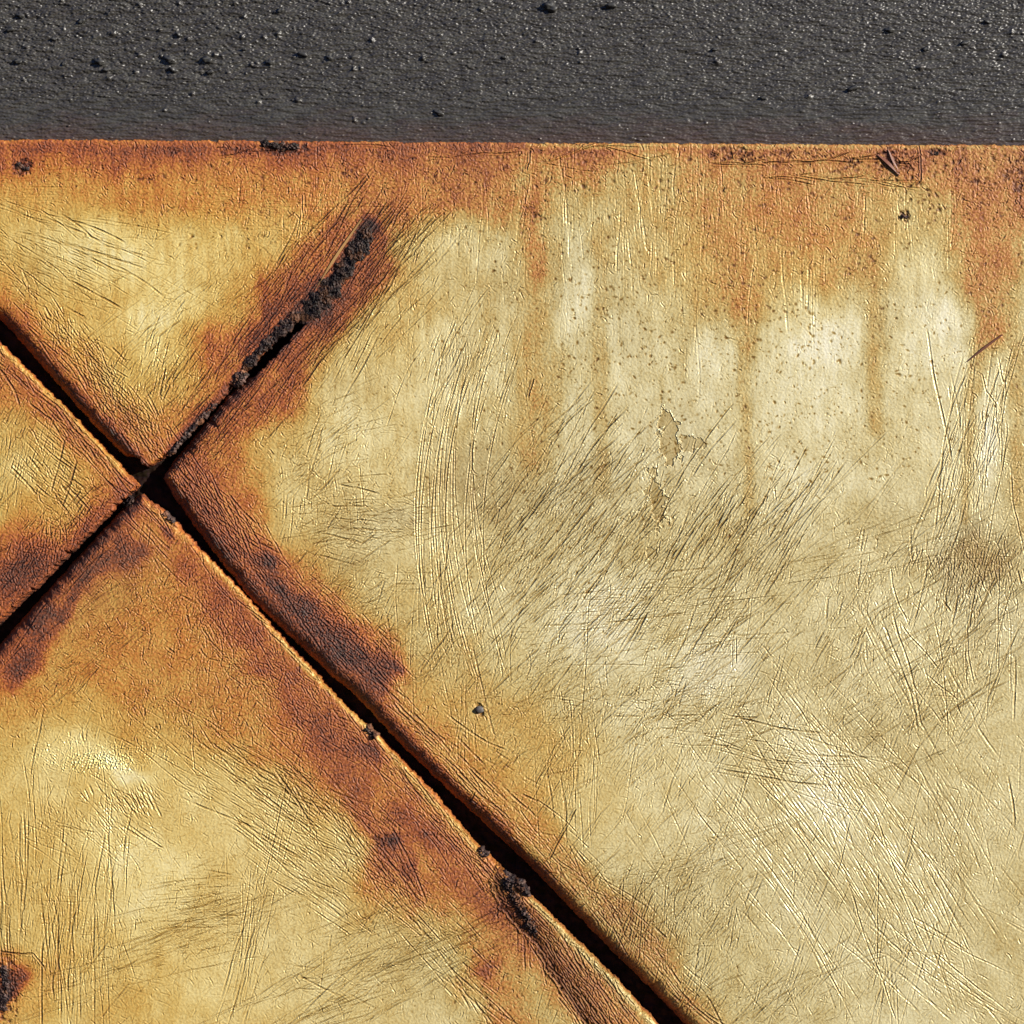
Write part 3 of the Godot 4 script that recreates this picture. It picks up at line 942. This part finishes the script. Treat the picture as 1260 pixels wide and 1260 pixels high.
func panel(parent: Node, corners: Array, material: Material, label := "") -> void:
	var o := outline(corners)
	var p: PackedVector2Array = o[0]
	var n := p.size()
	var area := 0.0
	for i in n:
		area += p[i].cross(p[(i + 1) % n])
	var inward := 1.0 if area > 0.0 else -1.0
	var roll := smooth_ring(o[1], 12)
	var ragged := smooth_ring(o[2], 3)
	var nx := PackedFloat32Array()
	var ny := PackedFloat32Array()
	for i in n:
		var d := (p[(i + 1) % n] - p[(i + n - 1) % n]).normalized()
		nx.append(-d.y * inward)
		ny.append(d.x * inward)
	nx = smooth_ring(nx, 140)
	ny = smooth_ring(ny, 140)
	var crisp_off := [-1.0, 0.0, 0.8, 2.0, 4.5, 9.0]
	var crisp_z := [-DEPTH - 9.0, -3.4, -1.0, -0.1, 0.15, 0.0]
	var roll_off := [-11.0, -5.0, -0.5, 3.4, 7.5, 13.0]
	var roll_z := [-DEPTH - 9.0, -9.0, -4.4, -1.9, -0.5, 0.0]
	var v := PackedVector3Array()
	var uv := PackedVector2Array()
	var inner := PackedVector2Array()
	for r in 6:
		for i in n:
			var q := p[i]
			var j1 := warp_a.get_noise_2d(q.x * 9.0, q.y * 9.0) * 2.6 + warp_b.get_noise_2d(q.x * 26.0, q.y * 26.0) * 2.4
			var chip := maxf(0.0, warp_b.get_noise_2d(q.x * 5.0 + 500.0, q.y * 5.0) - 0.14) * 15.0
			var off := lerpf(crisp_off[r], roll_off[r], roll[i])
			var z := lerpf(crisp_z[r], roll_z[r], roll[i])
			if r < 5:
				off += j1 * ragged[i] * [0.6, 1.0, 1.0, 0.8, 0.5][r]
				if r > 0:
					off += chip * ragged[i] * [0.0, 0.35, 0.8, 0.9, 0.55][r]
					z += warp_a.get_noise_2d(q.x * 17.0, q.y * 17.0 + r * 60.0) * ragged[i] * [0.0, 0.8, 0.8, 0.5, 0.3][r]
			var w := Vector2(q.x + nx[i] * off, q.y + ny[i] * off)
			v.append(at(w.x, w.y, z))
			var t: Vector2 = w - Vector2(nx[i], ny[i]) * ([15.0, 1.5, 0.0, 0.0, 0.0, 0.0][r] if ragged[i] > 0.01 else 0.0)
			uv.append(Vector2((t.x - LOW) / SPAN, (t.y - LOW) / SPAN))
			if r == 5:
				inner.append(w + Vector2(rng.randf_range(-0.06, 0.06), rng.randf_range(-0.06, 0.06)))
	var idx := PackedInt32Array()
	var normals := PackedVector3Array()
	normals.resize(v.size())
	for r in 5:
		for i in n:
			var a := r * n + i
			var b := r * n + (i + 1) % n
			var c := a + n
			var d := b + n
			if inward > 0.0:
				idx.append_array([a, b, c, b, d, c])
			else:
				idx.append_array([a, c, b, b, c, d])
	for r in 6:
		for i in n:
			var along := v[r * n + (i + 1) % n] - v[r * n + (i + n - 1) % n]
			var across := v[mini(5, r + 1) * n + i] - v[maxi(0, r - 1) * n + i]
			var nn := along.cross(across).normalized()
			if r == 5:
				nn = Vector3.BACK
			elif nn.z < 0.0 or (r < 2 and nn.dot(Vector3(-nx[i], ny[i], 0.0)) < 0.0):
				nn = -nn
			normals[r * n + i] = nn
	var tri := Geometry2D.triangulate_polygon(inner)
	if tri.is_empty():
		push_error("panel could not be filled")
	for i in range(0, tri.size(), 3):
		var a := tri[i]
		var b := tri[i + 1]
		var c := tri[i + 2]
		if (inner[b] - inner[a]).cross(inner[c] - inner[a]) < 0.0:
			idx.append_array([5 * n + a, 5 * n + c, 5 * n + b])
		else:
			idx.append_array([5 * n + a, 5 * n + b, 5 * n + c])
	part("panel", make_mesh(v, normals, uv, PackedColorArray(), idx), material, parent, label)


func sheet(centers: PackedVector2Array, half: float, z: float, rough: float, tone: Color, tone2: Color, seed_shift: float, step := 1.6) -> ArrayMesh:
	# a rough strip along a line: the floor of a groove
	var spine := PackedVector2Array()
	for i in centers.size() - 1:
		var count := maxi(1, int(centers[i].distance_to(centers[i + 1]) / step))
		for k in count:
			spine.append(centers[i].lerp(centers[i + 1], float(k) / count))
	spine.append(centers[centers.size() - 1])
	var wide := int(half * 2.0 / step) + 1
	var v := PackedVector3Array()
	var col := PackedColorArray()
	var n := spine.size()
	for i in n:
		var d := (spine[mini(n - 1, i + 6)] - spine[maxi(0, i - 6)]).normalized()
		for k in wide:
			var q := spine[i] + Vector2(-d.y, d.x) * (float(k) / (wide - 1) - 0.5) * 2.0 * half
			var h := fine_noise.get_noise_2d(q.x + seed_shift, q.y) * rough + warp_a.get_noise_2d(q.x * 5.0, q.y * 5.0) * rough * 1.4
			v.append(at(q.x, q.y, z + h))
			col.append(tone.lerp(tone2, clampf(0.5 + warp_b.get_noise_2d(q.x * 6.0, q.y * 6.0) * 1.5, 0.0, 1.0)))
	return grid_mesh(v, col, n, wide)


func grid_mesh(v: PackedVector3Array, col: PackedColorArray, rows: int, wide: int) -> ArrayMesh:
	var normals := PackedVector3Array()
	normals.resize(v.size())
	var idx := PackedInt32Array()
	idx.resize((rows - 1) * (wide - 1) * 6)
	var sense := (v[wide] - v[0]).cross(v[1] - v[0]).z
	var w := 0
	for i in rows:
		for k in wide:
			var a := v[mini(rows - 1, i + 1) * wide + k] - v[maxi(0, i - 1) * wide + k]
			var b := v[i * wide + mini(wide - 1, k + 1)] - v[i * wide + maxi(0, k - 1)]
			var nn := a.cross(b).normalized()
			normals[i * wide + k] = nn if sense > 0.0 else -nn
			if i < rows - 1 and k < wide - 1:
				var q := i * wide + k
				idx[w] = q
				idx[w + 3] = q + 1
				if sense < 0.0:
					idx[w + 1] = q + wide; idx[w + 2] = q + 1; idx[w + 4] = q + wide; idx[w + 5] = q + wide + 1
				else:
					idx[w + 1] = q + 1; idx[w + 2] = q + wide; idx[w + 4] = q + wide + 1; idx[w + 5] = q + wide
				w += 6
	return make_mesh(v, normals, PackedVector2Array(), col, idx)


func crust(parent: Node, spine: Array, w0: float, w1: float, z: float, tall: float, material: Material, seed_shift: float, dark := 1.0) -> void:
	# a lumpy, splintery growth of rust along a line, highest in its middle
	var pts := PackedVector2Array()
	for i in spine.size() - 1:
		var count := maxi(2, int((spine[i] as Vector2).distance_to(spine[i + 1])))
		for k in count:
			pts.append((spine[i] as Vector2).lerp(spine[i + 1], float(k) / count))
	pts.append(spine[spine.size() - 1])
	var n := pts.size()
	var wide := int(maxf(w0, w1) * 2.2) + 4
	var v := PackedVector3Array()
	var col := PackedColorArray()
	for i in n:
		var t := float(i) / (n - 1)
		var d := (pts[mini(n - 1, i + 8)] - pts[maxi(0, i - 8)]).normalized()
		var half := lerpf(w0, w1, t) * (1.0 + warp_a.get_noise_2d(i * 9.0 + seed_shift, 40.0) * 0.8)
		var cap := sqrt(clampf(minf(t, 1.0 - t) * 7.0, 0.0, 1.0))
		for k in wide:
			var across := (float(k) / (wide - 1) - 0.5) * 2.0
			var q := pts[i] + Vector2(-d.y, d.x) * across * half * (0.35 + 0.65 * cap)
			var dome := sqrt(maxf(0.0, 1.0 - across * across)) * cap
			var lump := absf(fine_noise.get_noise_2d(q.x * 1.5 + q.y * 0.7 + seed_shift, q.y * 2.1 - q.x * 0.7)) * 1.9 + fine_noise.get_noise_2d(q.x * 3.1, q.y * 3.1 + seed_shift) * 0.7 + warp_b.get_noise_2d(q.x * 8.0, q.y * 8.0)
			var h := z + tall * dome * (0.62 + lump * 0.75) - (1.0 - dome) * 3.0
			v.append(at(q.x + fine_noise.get_noise_2d(q.x * 2.0 + 70.0, q.y * 2.0) * 1.6, q.y + fine_noise.get_noise_2d(q.x * 2.0, q.y * 2.0 + 90.0) * 1.6, h))
			var tint := clampf(0.5 + fine_noise.get_noise_2d(q.x * 0.8, q.y * 0.8 + seed_shift) * 1.6, 0.0, 1.0)
			var ember := clampf(warp_b.get_noise_2d(q.x * 5.0 + seed_shift, q.y * 5.0) * 3.0 - 0.35, 0.0, 0.7)
			col.append(Color(0.014, 0.009, 0.008).lerp(Color(0.075, 0.045, 0.036), tint * tint).lerp(Color(0.13, 0.055, 0.026), ember) * dark)
	part("rust_crust", grid_mesh(v, col, n, wide), material, parent)


func build_plate(plate: Node3D, material: Material) -> void:
	# top panel and right panel are one piece: the upper arm of the cross stops short of the rim
	panel(plate, [
		[-180, 205, 2], [-60, 322, 2], [0, 383, 2], [33, 419, 2], [117, 516, 2], [160, 558, 1], [181, 575, 1], [202, 561, 1], [252, 512, 1], [296, 464, 1], [332, 424, 1], [362, 396, 1], [380, 379, 1],
		[388, 377, 1], [390, 383, 1], [372, 401, 1], [346, 429, 1], [311, 467, 2], [281, 495, 2], [228, 560, 2], [204, 588, 2],
		[260, 665, 2], [307, 728, 2], [360, 778, 2], [417, 831, 2], [440, 849, 2], [503, 917, 2], [577, 987, 2], [653, 1057, 2], [740, 1147, 2], [833, 1240, 2], [930, 1345, 2], [1020, 1440, 0],
		[1440, 1440, 0], [1440, 178.5, 3], [1260, 178, 3], [1000, 177, 3], [840, 176, 3], [640, 175, 3], [300, 172.5, 3], [0, 171, 3], [-180, 170, 0]], material, "large panel above and right of the grooves, with rust runs and sweeping scratches")
	panel(plate, [
		[-180, 262, 1], [-90, 340, 1], [0, 424, 1], [77, 500, 1], [150, 576, 1], [169, 597, 1], [127, 639, 1], [60, 706, 1], [0, 763, 1], [-80, 838, 1], [-180, 925, 0]], material, "small panel left of the crossing, brown along its lower edge")
	panel(plate, [
		[-180, 988, 2], [-80, 893, 2], [0, 803, 2], [20, 780, 2], [67, 727, 2], [133, 654, 2], [174, 611, 1], [207, 633, 1], [253, 683, 1], [300, 731, 1], [350, 789, 1], [390, 830, 1], [420, 866, 1], [470, 911, 1], [537, 981, 1],
		[583, 1037, 1], [653, 1104, 1], [753, 1201, 1], [803, 1256, 1], [890, 1352, 1], [975, 1440, 0], [-180, 1440, 0]], material, "panel below the crossing, orange-brown towards its apex and groove")
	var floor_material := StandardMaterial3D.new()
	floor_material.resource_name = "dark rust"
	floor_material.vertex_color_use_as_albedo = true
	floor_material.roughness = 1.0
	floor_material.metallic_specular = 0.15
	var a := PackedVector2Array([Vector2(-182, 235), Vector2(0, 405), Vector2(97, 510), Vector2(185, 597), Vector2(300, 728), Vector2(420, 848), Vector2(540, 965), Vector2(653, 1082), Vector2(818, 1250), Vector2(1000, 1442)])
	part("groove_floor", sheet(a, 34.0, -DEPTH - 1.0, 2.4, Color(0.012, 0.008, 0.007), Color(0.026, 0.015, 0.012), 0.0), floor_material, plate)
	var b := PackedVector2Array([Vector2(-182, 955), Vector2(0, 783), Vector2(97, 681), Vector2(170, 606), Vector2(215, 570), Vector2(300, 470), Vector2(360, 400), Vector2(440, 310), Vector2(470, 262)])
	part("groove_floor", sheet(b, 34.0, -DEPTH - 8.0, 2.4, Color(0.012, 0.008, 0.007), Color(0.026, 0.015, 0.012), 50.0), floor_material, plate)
	var crust_material := StandardMaterial3D.new()
	crust_material.resource_name = "rust crust"
	crust_material.vertex_color_use_as_albedo = true
	crust_material.roughness = 0.55
	crust_material.metallic_specular = 0.35
	# the upper arm is choked with rust towards its tip
	crust(plate, [Vector2(456, 270), Vector2(446, 298), Vector2(424, 332), Vector2(392, 372), Vector2(368, 396)], 12.0, 17.0, -0.2, 2.6, crust_material, 10.0, 0.7)
	crust(plate, [Vector2(374, 378), Vector2(330, 420), Vector2(290, 462)], 9.0, 6.0, -0.8, 2.8, crust_material, 60.0, 1.15)
	crust(plate, [Vector2(302, 456), Vector2(286, 474)], 8.0, 8.0, -2.0, 4.6, crust_material, 90.0, 2.4)
	crust(plate, [Vector2(268, 492), Vector2(240, 522), Vector2(206, 560)], 4.0, 5.0, -2.0, 3.0, crust_material, 120.0, 1.6)
	# clumps on the lower lip of the main groove
	crust(plate, [Vector2(448, 893), Vector2(463, 910)], 6.0, 7.0, -3.0, 4.5, crust_material, 150.0, 1.4)
	crust(plate, [Vector2(588, 1044), Vector2(599, 1056)], 6.0, 7.0, -3.0, 5.0, crust_material, 190.0, 1.6)
	crust(plate, [Vector2(618, 1072), Vector2(632, 1100), Vector2(648, 1130), Vector2(664, 1158)], 10.0, 7.0, -3.5, 6.0, crust_material, 230.0, 1.2)
	crust(plate, [Vector2(634, 1082), Vector2(652, 1104)], 7.0, 5.0, -2.5, 5.0, crust_material, 260.0, 1.5)
	crust(plate, [Vector2(200, 630), Vector2(216, 646)], 4.0, 4.0, -2.0, 3.4, crust_material, 300.0, 1.8)
	crust(plate, [Vector2(150, 622), Vector2(163, 612)], 4.0, 5.0, -12.0, 8.0, crust_material, 330.0, 1.6)
	# clumps under the top rim and single scabs
	crust(plate, [Vector2(318, 176), Vector2(345, 180), Vector2(372, 180)], 5.0, 8.0, -1.0, 3.4, crust_material, 360.0, 1.4)
	crust(plate, [Vector2(18, 203), Vector2(38, 209)], 6.0, 6.0, -1.2, 2.6, crust_material, 400.0, 1.3)
	crust(plate, [Vector2(1108, 266), Vector2(1119, 268)], 4.5, 4.5, -1.0, 2.4, crust_material, 430.0, 1.3)
	crust(plate, [Vector2(1143, 188), Vector2(1156, 189)], 3.5, 4.0, -1.0, 2.2, crust_material, 460.0, 1.4)
	crust(plate, [Vector2(4, 1180), Vector2(8, 1215), Vector2(2, 1250)], 8.0, 10.0, -1.4, 2.6, crust_material, 500.0, 1.2)
	# a lifted sliver of lacquer
	var flake_material := StandardMaterial3D.new()
	flake_material.resource_name = "lifted lacquer"
	flake_material.albedo_color = Color8(122, 72, 48)
	flake_material.roughness = 0.5
	part("lacquer_flake", sliver([Vector2(1080, 190), Vector2(1093, 201), Vector2(1107, 216)], [1.0, 2.0, 0.4], [0.3, 2.2, 1.6]), flake_material, plate)
	var pale := StandardMaterial3D.new()
	pale.resource_name = "pale lifted lacquer"
	pale.albedo_color = Color8(198, 150, 88)
	pale.roughness = 0.5
	part("lacquer_flake", sliver([Vector2(388, 356), Vector2(412, 318), Vector2(445, 270)], [0.3, 1.8, 0.9], [0.2, 1.5, 1.2]), pale, plate)
	part("lacquer_flake", sliver([Vector2(1093, 184), Vector2(1098, 197), Vector2(1106, 212)], [0.5, 1.3, 0.4], [0.3, 2.0, 2.6]), flake_material, plate)


func sliver(spine: Array, halves: Array, lift: Array) -> ArrayMesh:
	# a thin curled strip with a top, an underside and edges
	var v := PackedVector3Array()
	var idx := PackedInt32Array()
	var n := 10
	for i in n:
		var t := float(i) / (n - 1) * (spine.size() - 1)
		var k := mini(int(t), spine.size() - 2)
		var f := t - k
		var p: Vector2 = (spine[k] as Vector2).lerp(spine[k + 1], f)
		var d: Vector2 = ((spine[k + 1] as Vector2) - (spine[k] as Vector2)).normalized()
		var side := Vector2(-d.y, d.x) * lerpf(halves[k], halves[k + 1], f)
		var z := lerpf(lift[k], lift[k + 1], f)
		v.append_array([at(p.x - side.x, p.y - side.y, z), at(p.x + side.x, p.y + side.y, z + 0.8), at(p.x + side.x, p.y + side.y, z), at(p.x - side.x, p.y - side.y, z - 0.8)])
	var st := SurfaceTool.new()
	st.begin(Mesh.PRIMITIVE_TRIANGLES)
	st.set_smooth_group(-1)
	for i in n - 1:
		for s in 4:
			var a := i * 4 + s
			var b := i * 4 + (s + 1) % 4
			for q in [a, b, a + 4, b, b + 4, a + 4]:
				st.add_vertex(v[q])
	st.generate_normals()
	return st.commit()


# ==================================================================== the black bar
func build_bar() -> void:
	var bar := Node3D.new()
	bar.name = "black_metal_bar"
	bar.position = at(630, 172, -4.0)
	bar.set_meta("label", "black bar with a gritty lumpy coat, running across above the yellow plate's rim")
	bar.set_meta("category", "metal bar")
	add_child(bar)
	var coat := StandardMaterial3D.new()
	coat.resource_name = "gritty black paint"
	coat.vertex_color_use_as_albedo = true
	coat.roughness = 0.40
	var grit := FastNoiseLite.new()
	make_noise(grit, 77, 3.0, 2)
	var swell := FastNoiseLite.new()
	make_noise(swell, 91, 22.0, 3)
	var step := 1.0
	var wide := int(SPAN / step) + 1
	var top := -30.0
	var foot := 181.0
	var rows := int((foot - top) / step) + 1
	var lumps := grain_list()
	var tall := PackedFloat32Array()
	tall.resize(rows * wide)
	var v := PackedVector3Array()
	v.resize(rows * wide)
	var col := PackedColorArray()
	col.resize(rows * wide)
	for j in rows:
		var y := top + j * step
		var calm := clampf((174.0 - y) / 60.0, 0.6, 1.0) * lerpf(1.0, 1.25, clampf((90.0 - y) / 90.0, 0.0, 1.0))
		for i in wide:
			var x := LOW + i * step
			var left := clampf(1.15 - x / 2600.0, 0.8, 1.2)
			var g := grit.get_noise_2d(x * 0.7 + swell.get_noise_2d(x, y) * 2.0, y * 1.4 + x * 0.12)
			var h := (g * 0.75 + grit.get_noise_2d(x * 0.3 + 300.0, y * 1.1) * 1.0 + swell.get_noise_2d(x * 0.5, y * 2.2) * 1.2) * calm * left + grit.get_noise_2d(x * 0.10, y * 0.9 + 500.0) * 1.0 * clampf((y + x * 0.06 - 40.0) / 80.0, 0.25, 1.0)
			tall[j * wide + i] = h
	for l in lumps:
		var r: float = l[2]
		for j in range(maxi(0, int((l[1] - r * 2.0 - top) / step)), mini(rows - 1, int((l[1] + r * 2.0 - top) / step)) + 1):
			for i in range(maxi(0, int((l[0] - r * 2.0 - LOW) / step)), mini(wide - 1, int((l[0] + r * 2.0 - LOW) / step)) + 1):
				var ex: float = (LOW + i * step - l[0]) / (r * l[3])
				var ey: float = (top + j * step - l[1]) / r
				var d := ex * ex + ey * ey
				if d < 2.2:
					tall[j * wide + i] += r * 0.8 * exp(-1.6 * d * (1.0 + 0.8 * grit.get_noise_2d((LOW + i * step) * 0.6, (top + j * step) * 0.6)))
	for j in rows:
		var y := top + j * step
		for i in wide:
			var x := LOW + i * step
			var k := j * wide + i
			var red := clampf((y - 140.0 + swell.get_noise_2d(x * 0.2, y) * 24.0) / 34.0, 0.0, 1.0) * 0.75
			var dust := clampf(0.5 + swell.get_noise_2d(x * 0.5 + 70.0, y) * 1.4, 0.0, 1.0)
			v[k] = at(x, y, tall[k]) - at(630, 172, 0)
			col[k] = Color(0.041, 0.037, 0.032).lerp(Color(0.058, 0.053, 0.046), dust).lerp(Color(0.066, 0.042, 0.034), red)
	part("coated_face", grid_mesh(v, col, rows, wide), coat, bar)
	build_lumps(bar)
	# the bar's body behind that face
	var body := BoxMesh.new()
	body.size = Vector3(SPAN * U, (172.0 + 180.0) * U, 60.0 * U)
	var plain := StandardMaterial3D.new()
	plain.resource_name = "black paint"
	plain.albedo_color = Color(0.21, 0.205, 0.2)
	plain.roughness = 0.5
	part("bar_body", body, plain, bar).position = Vector3(0, 176.0 * U, -34.0 * U)


func build_lumps(bar: Node3D) -> void:
	# the larger blobs that stand out of the coat: [x, y, radius, stretch]
	var places := [[678, 8, 8, 1.3], [752, 6, 6, 1.3], [208, 72, 6, 1.2], [213, 85, 5, 1.2], [255, 73, 6, 1.3], [258, 88, 4.5, 1.2], [122, 75, 6, 1.0], [130, 85, 4, 1.2], [22, 75, 4.5, 1.3], [372, 66, 5.5, 1.5], [332, 76, 4.5, 1.2], [66, 47, 4, 1.0], [78, 78, 3, 1.0], [1050, 108, 5, 1.8], [1095, 36, 4, 1.4], [1188, 52, 4, 1.6], [1140, 60, 3.5, 1.4], [620, 70, 3.5, 1.1], [540, 138, 4, 1.6], [1216, 26, 3.5, 1.5], [100, 25, 4, 1.4], [12, 36, 4.5, 1.4], [24, 18, 4, 1.2], [220, 42, 4, 1.1], [345, 12, 4, 1.3], [300, 60, 3, 1.2], [405, 70, 3.5, 1.2], [880, 60, 3, 1.5], [940, 120, 3, 1.8]]
	var paint := StandardMaterial3D.new()
	paint.resource_name = "blistered black paint"
	paint.albedo_color = Color(0.23, 0.225, 0.215)
	paint.roughness = 0.42
	var shapes := []
	for s in 4:
		var ball := SphereMesh.new()
		ball.radius = 1.0
		ball.height = 2.0
		ball.radial_segments = 18
		ball.rings = 10
		var a := ball.get_mesh_arrays()
		var v: PackedVector3Array = a[Mesh.ARRAY_VERTEX]
		for i in v.size():
			var q := v[i] * 60.0 + Vector3(s * 300.0, 0, 0)
			v[i] = v[i] * (0.85 + 0.9 * warp_a.get_noise_3d(q.x, q.y, q.z) + 0.5 * warp_b.get_noise_3d(q.x * 3.0, q.y * 3.0, q.z * 3.0))
		var st := SurfaceTool.new()
		st.begin(Mesh.PRIMITIVE_TRIANGLES)
		for k in a[Mesh.ARRAY_INDEX]:
			st.set_smooth_group(0)
			st.add_vertex(v[k])
		st.index()
		st.generate_normals()
		shapes.append(st.commit())
	for i in places.size():
		var l = places[i]
		var o := part("paint_lump", shapes[i % 4], paint, bar)
		var r: float = l[2] * U * 0.9
		o.position = at(l[0], l[1], 0.8) - at(630, 172, 0)
		o.rotation.z = rng.randf_range(-0.5, 0.5)
		o.scale = Vector3(r * l[3], r * 0.9, r * 0.85)


func grain_list() -> Array:
	# the smaller grains, raised out of the coat itself
	var out := []
	for i in 110:
		var x := rng.randf_range(LOW, HIGH)
		if rng.randf() < 0.7:
			x = rng.randf_range(-120.0, 460.0)
		out.append([x, rng.randf_range(-25.0, 150.0 if rng.randf() < 0.3 else 100.0), rng.randf_range(1.8, 3.6), rng.randf_range(0.9, 1.5)])
	for i in 900:
		out.append([rng.randf_range(-140.0, 1400.0), rng.randf_range(-25.0, 172.0), rng.randf_range(0.7, 1.5), rng.randf_range(0.9, 2.4)])
	return out


# ==================================================================== small loose things
func build_splinter() -> void:
	var wood := StandardMaterial3D.new()
	wood.resource_name = "rusty splinter"
	wood.albedo_color = Color8(112, 66, 44)
	wood.roughness = 0.6
	var o := part("rust_splinter", sliver([Vector2(1190, 445), Vector2(1210, 429), Vector2(1233, 412)], [0.5, 1.5, 0.8], [0.9, 1.8, 1.4]), wood, self, "thin brown splinter stuck slantwise to the plate between two rust runs")
	o.set_meta("category", "splinter")


func build_pebble() -> void:
	var stone := StandardMaterial3D.new()
	stone.resource_name = "grey grain"
	stone.albedo_color = Color8(92, 88, 84)
	stone.roughness = 0.55
	var ball := SphereMesh.new()
	ball.radius = 5.0 * U
	ball.height = 10.0 * U
	ball.radial_segments = 20
	ball.rings = 12
	var a := ball.get_mesh_arrays()
	var v: PackedVector3Array = a[Mesh.ARRAY_VERTEX]
	for i in v.size():
		var q := v[i] / U
		v[i] = v[i] * (1.0 + 0.35 * warp_a.get_noise_3d(q.x * 16.0, q.y * 16.0, q.z * 16.0)) * Vector3(1.1, 0.9, 0.7)
	var st := SurfaceTool.new()
	st.begin(Mesh.PRIMITIVE_TRIANGLES)
	for k in a[Mesh.ARRAY_INDEX]:
		st.set_smooth_group(0)
		st.add_vertex(v[k])
	st.index()
	st.generate_normals()
	var o := part("grit_grain", st.commit(), stone, self, "small grey grain lodged in the plate right of the long groove")
	o.set_meta("category", "grain")
	o.position = at(590, 873, 1.0)
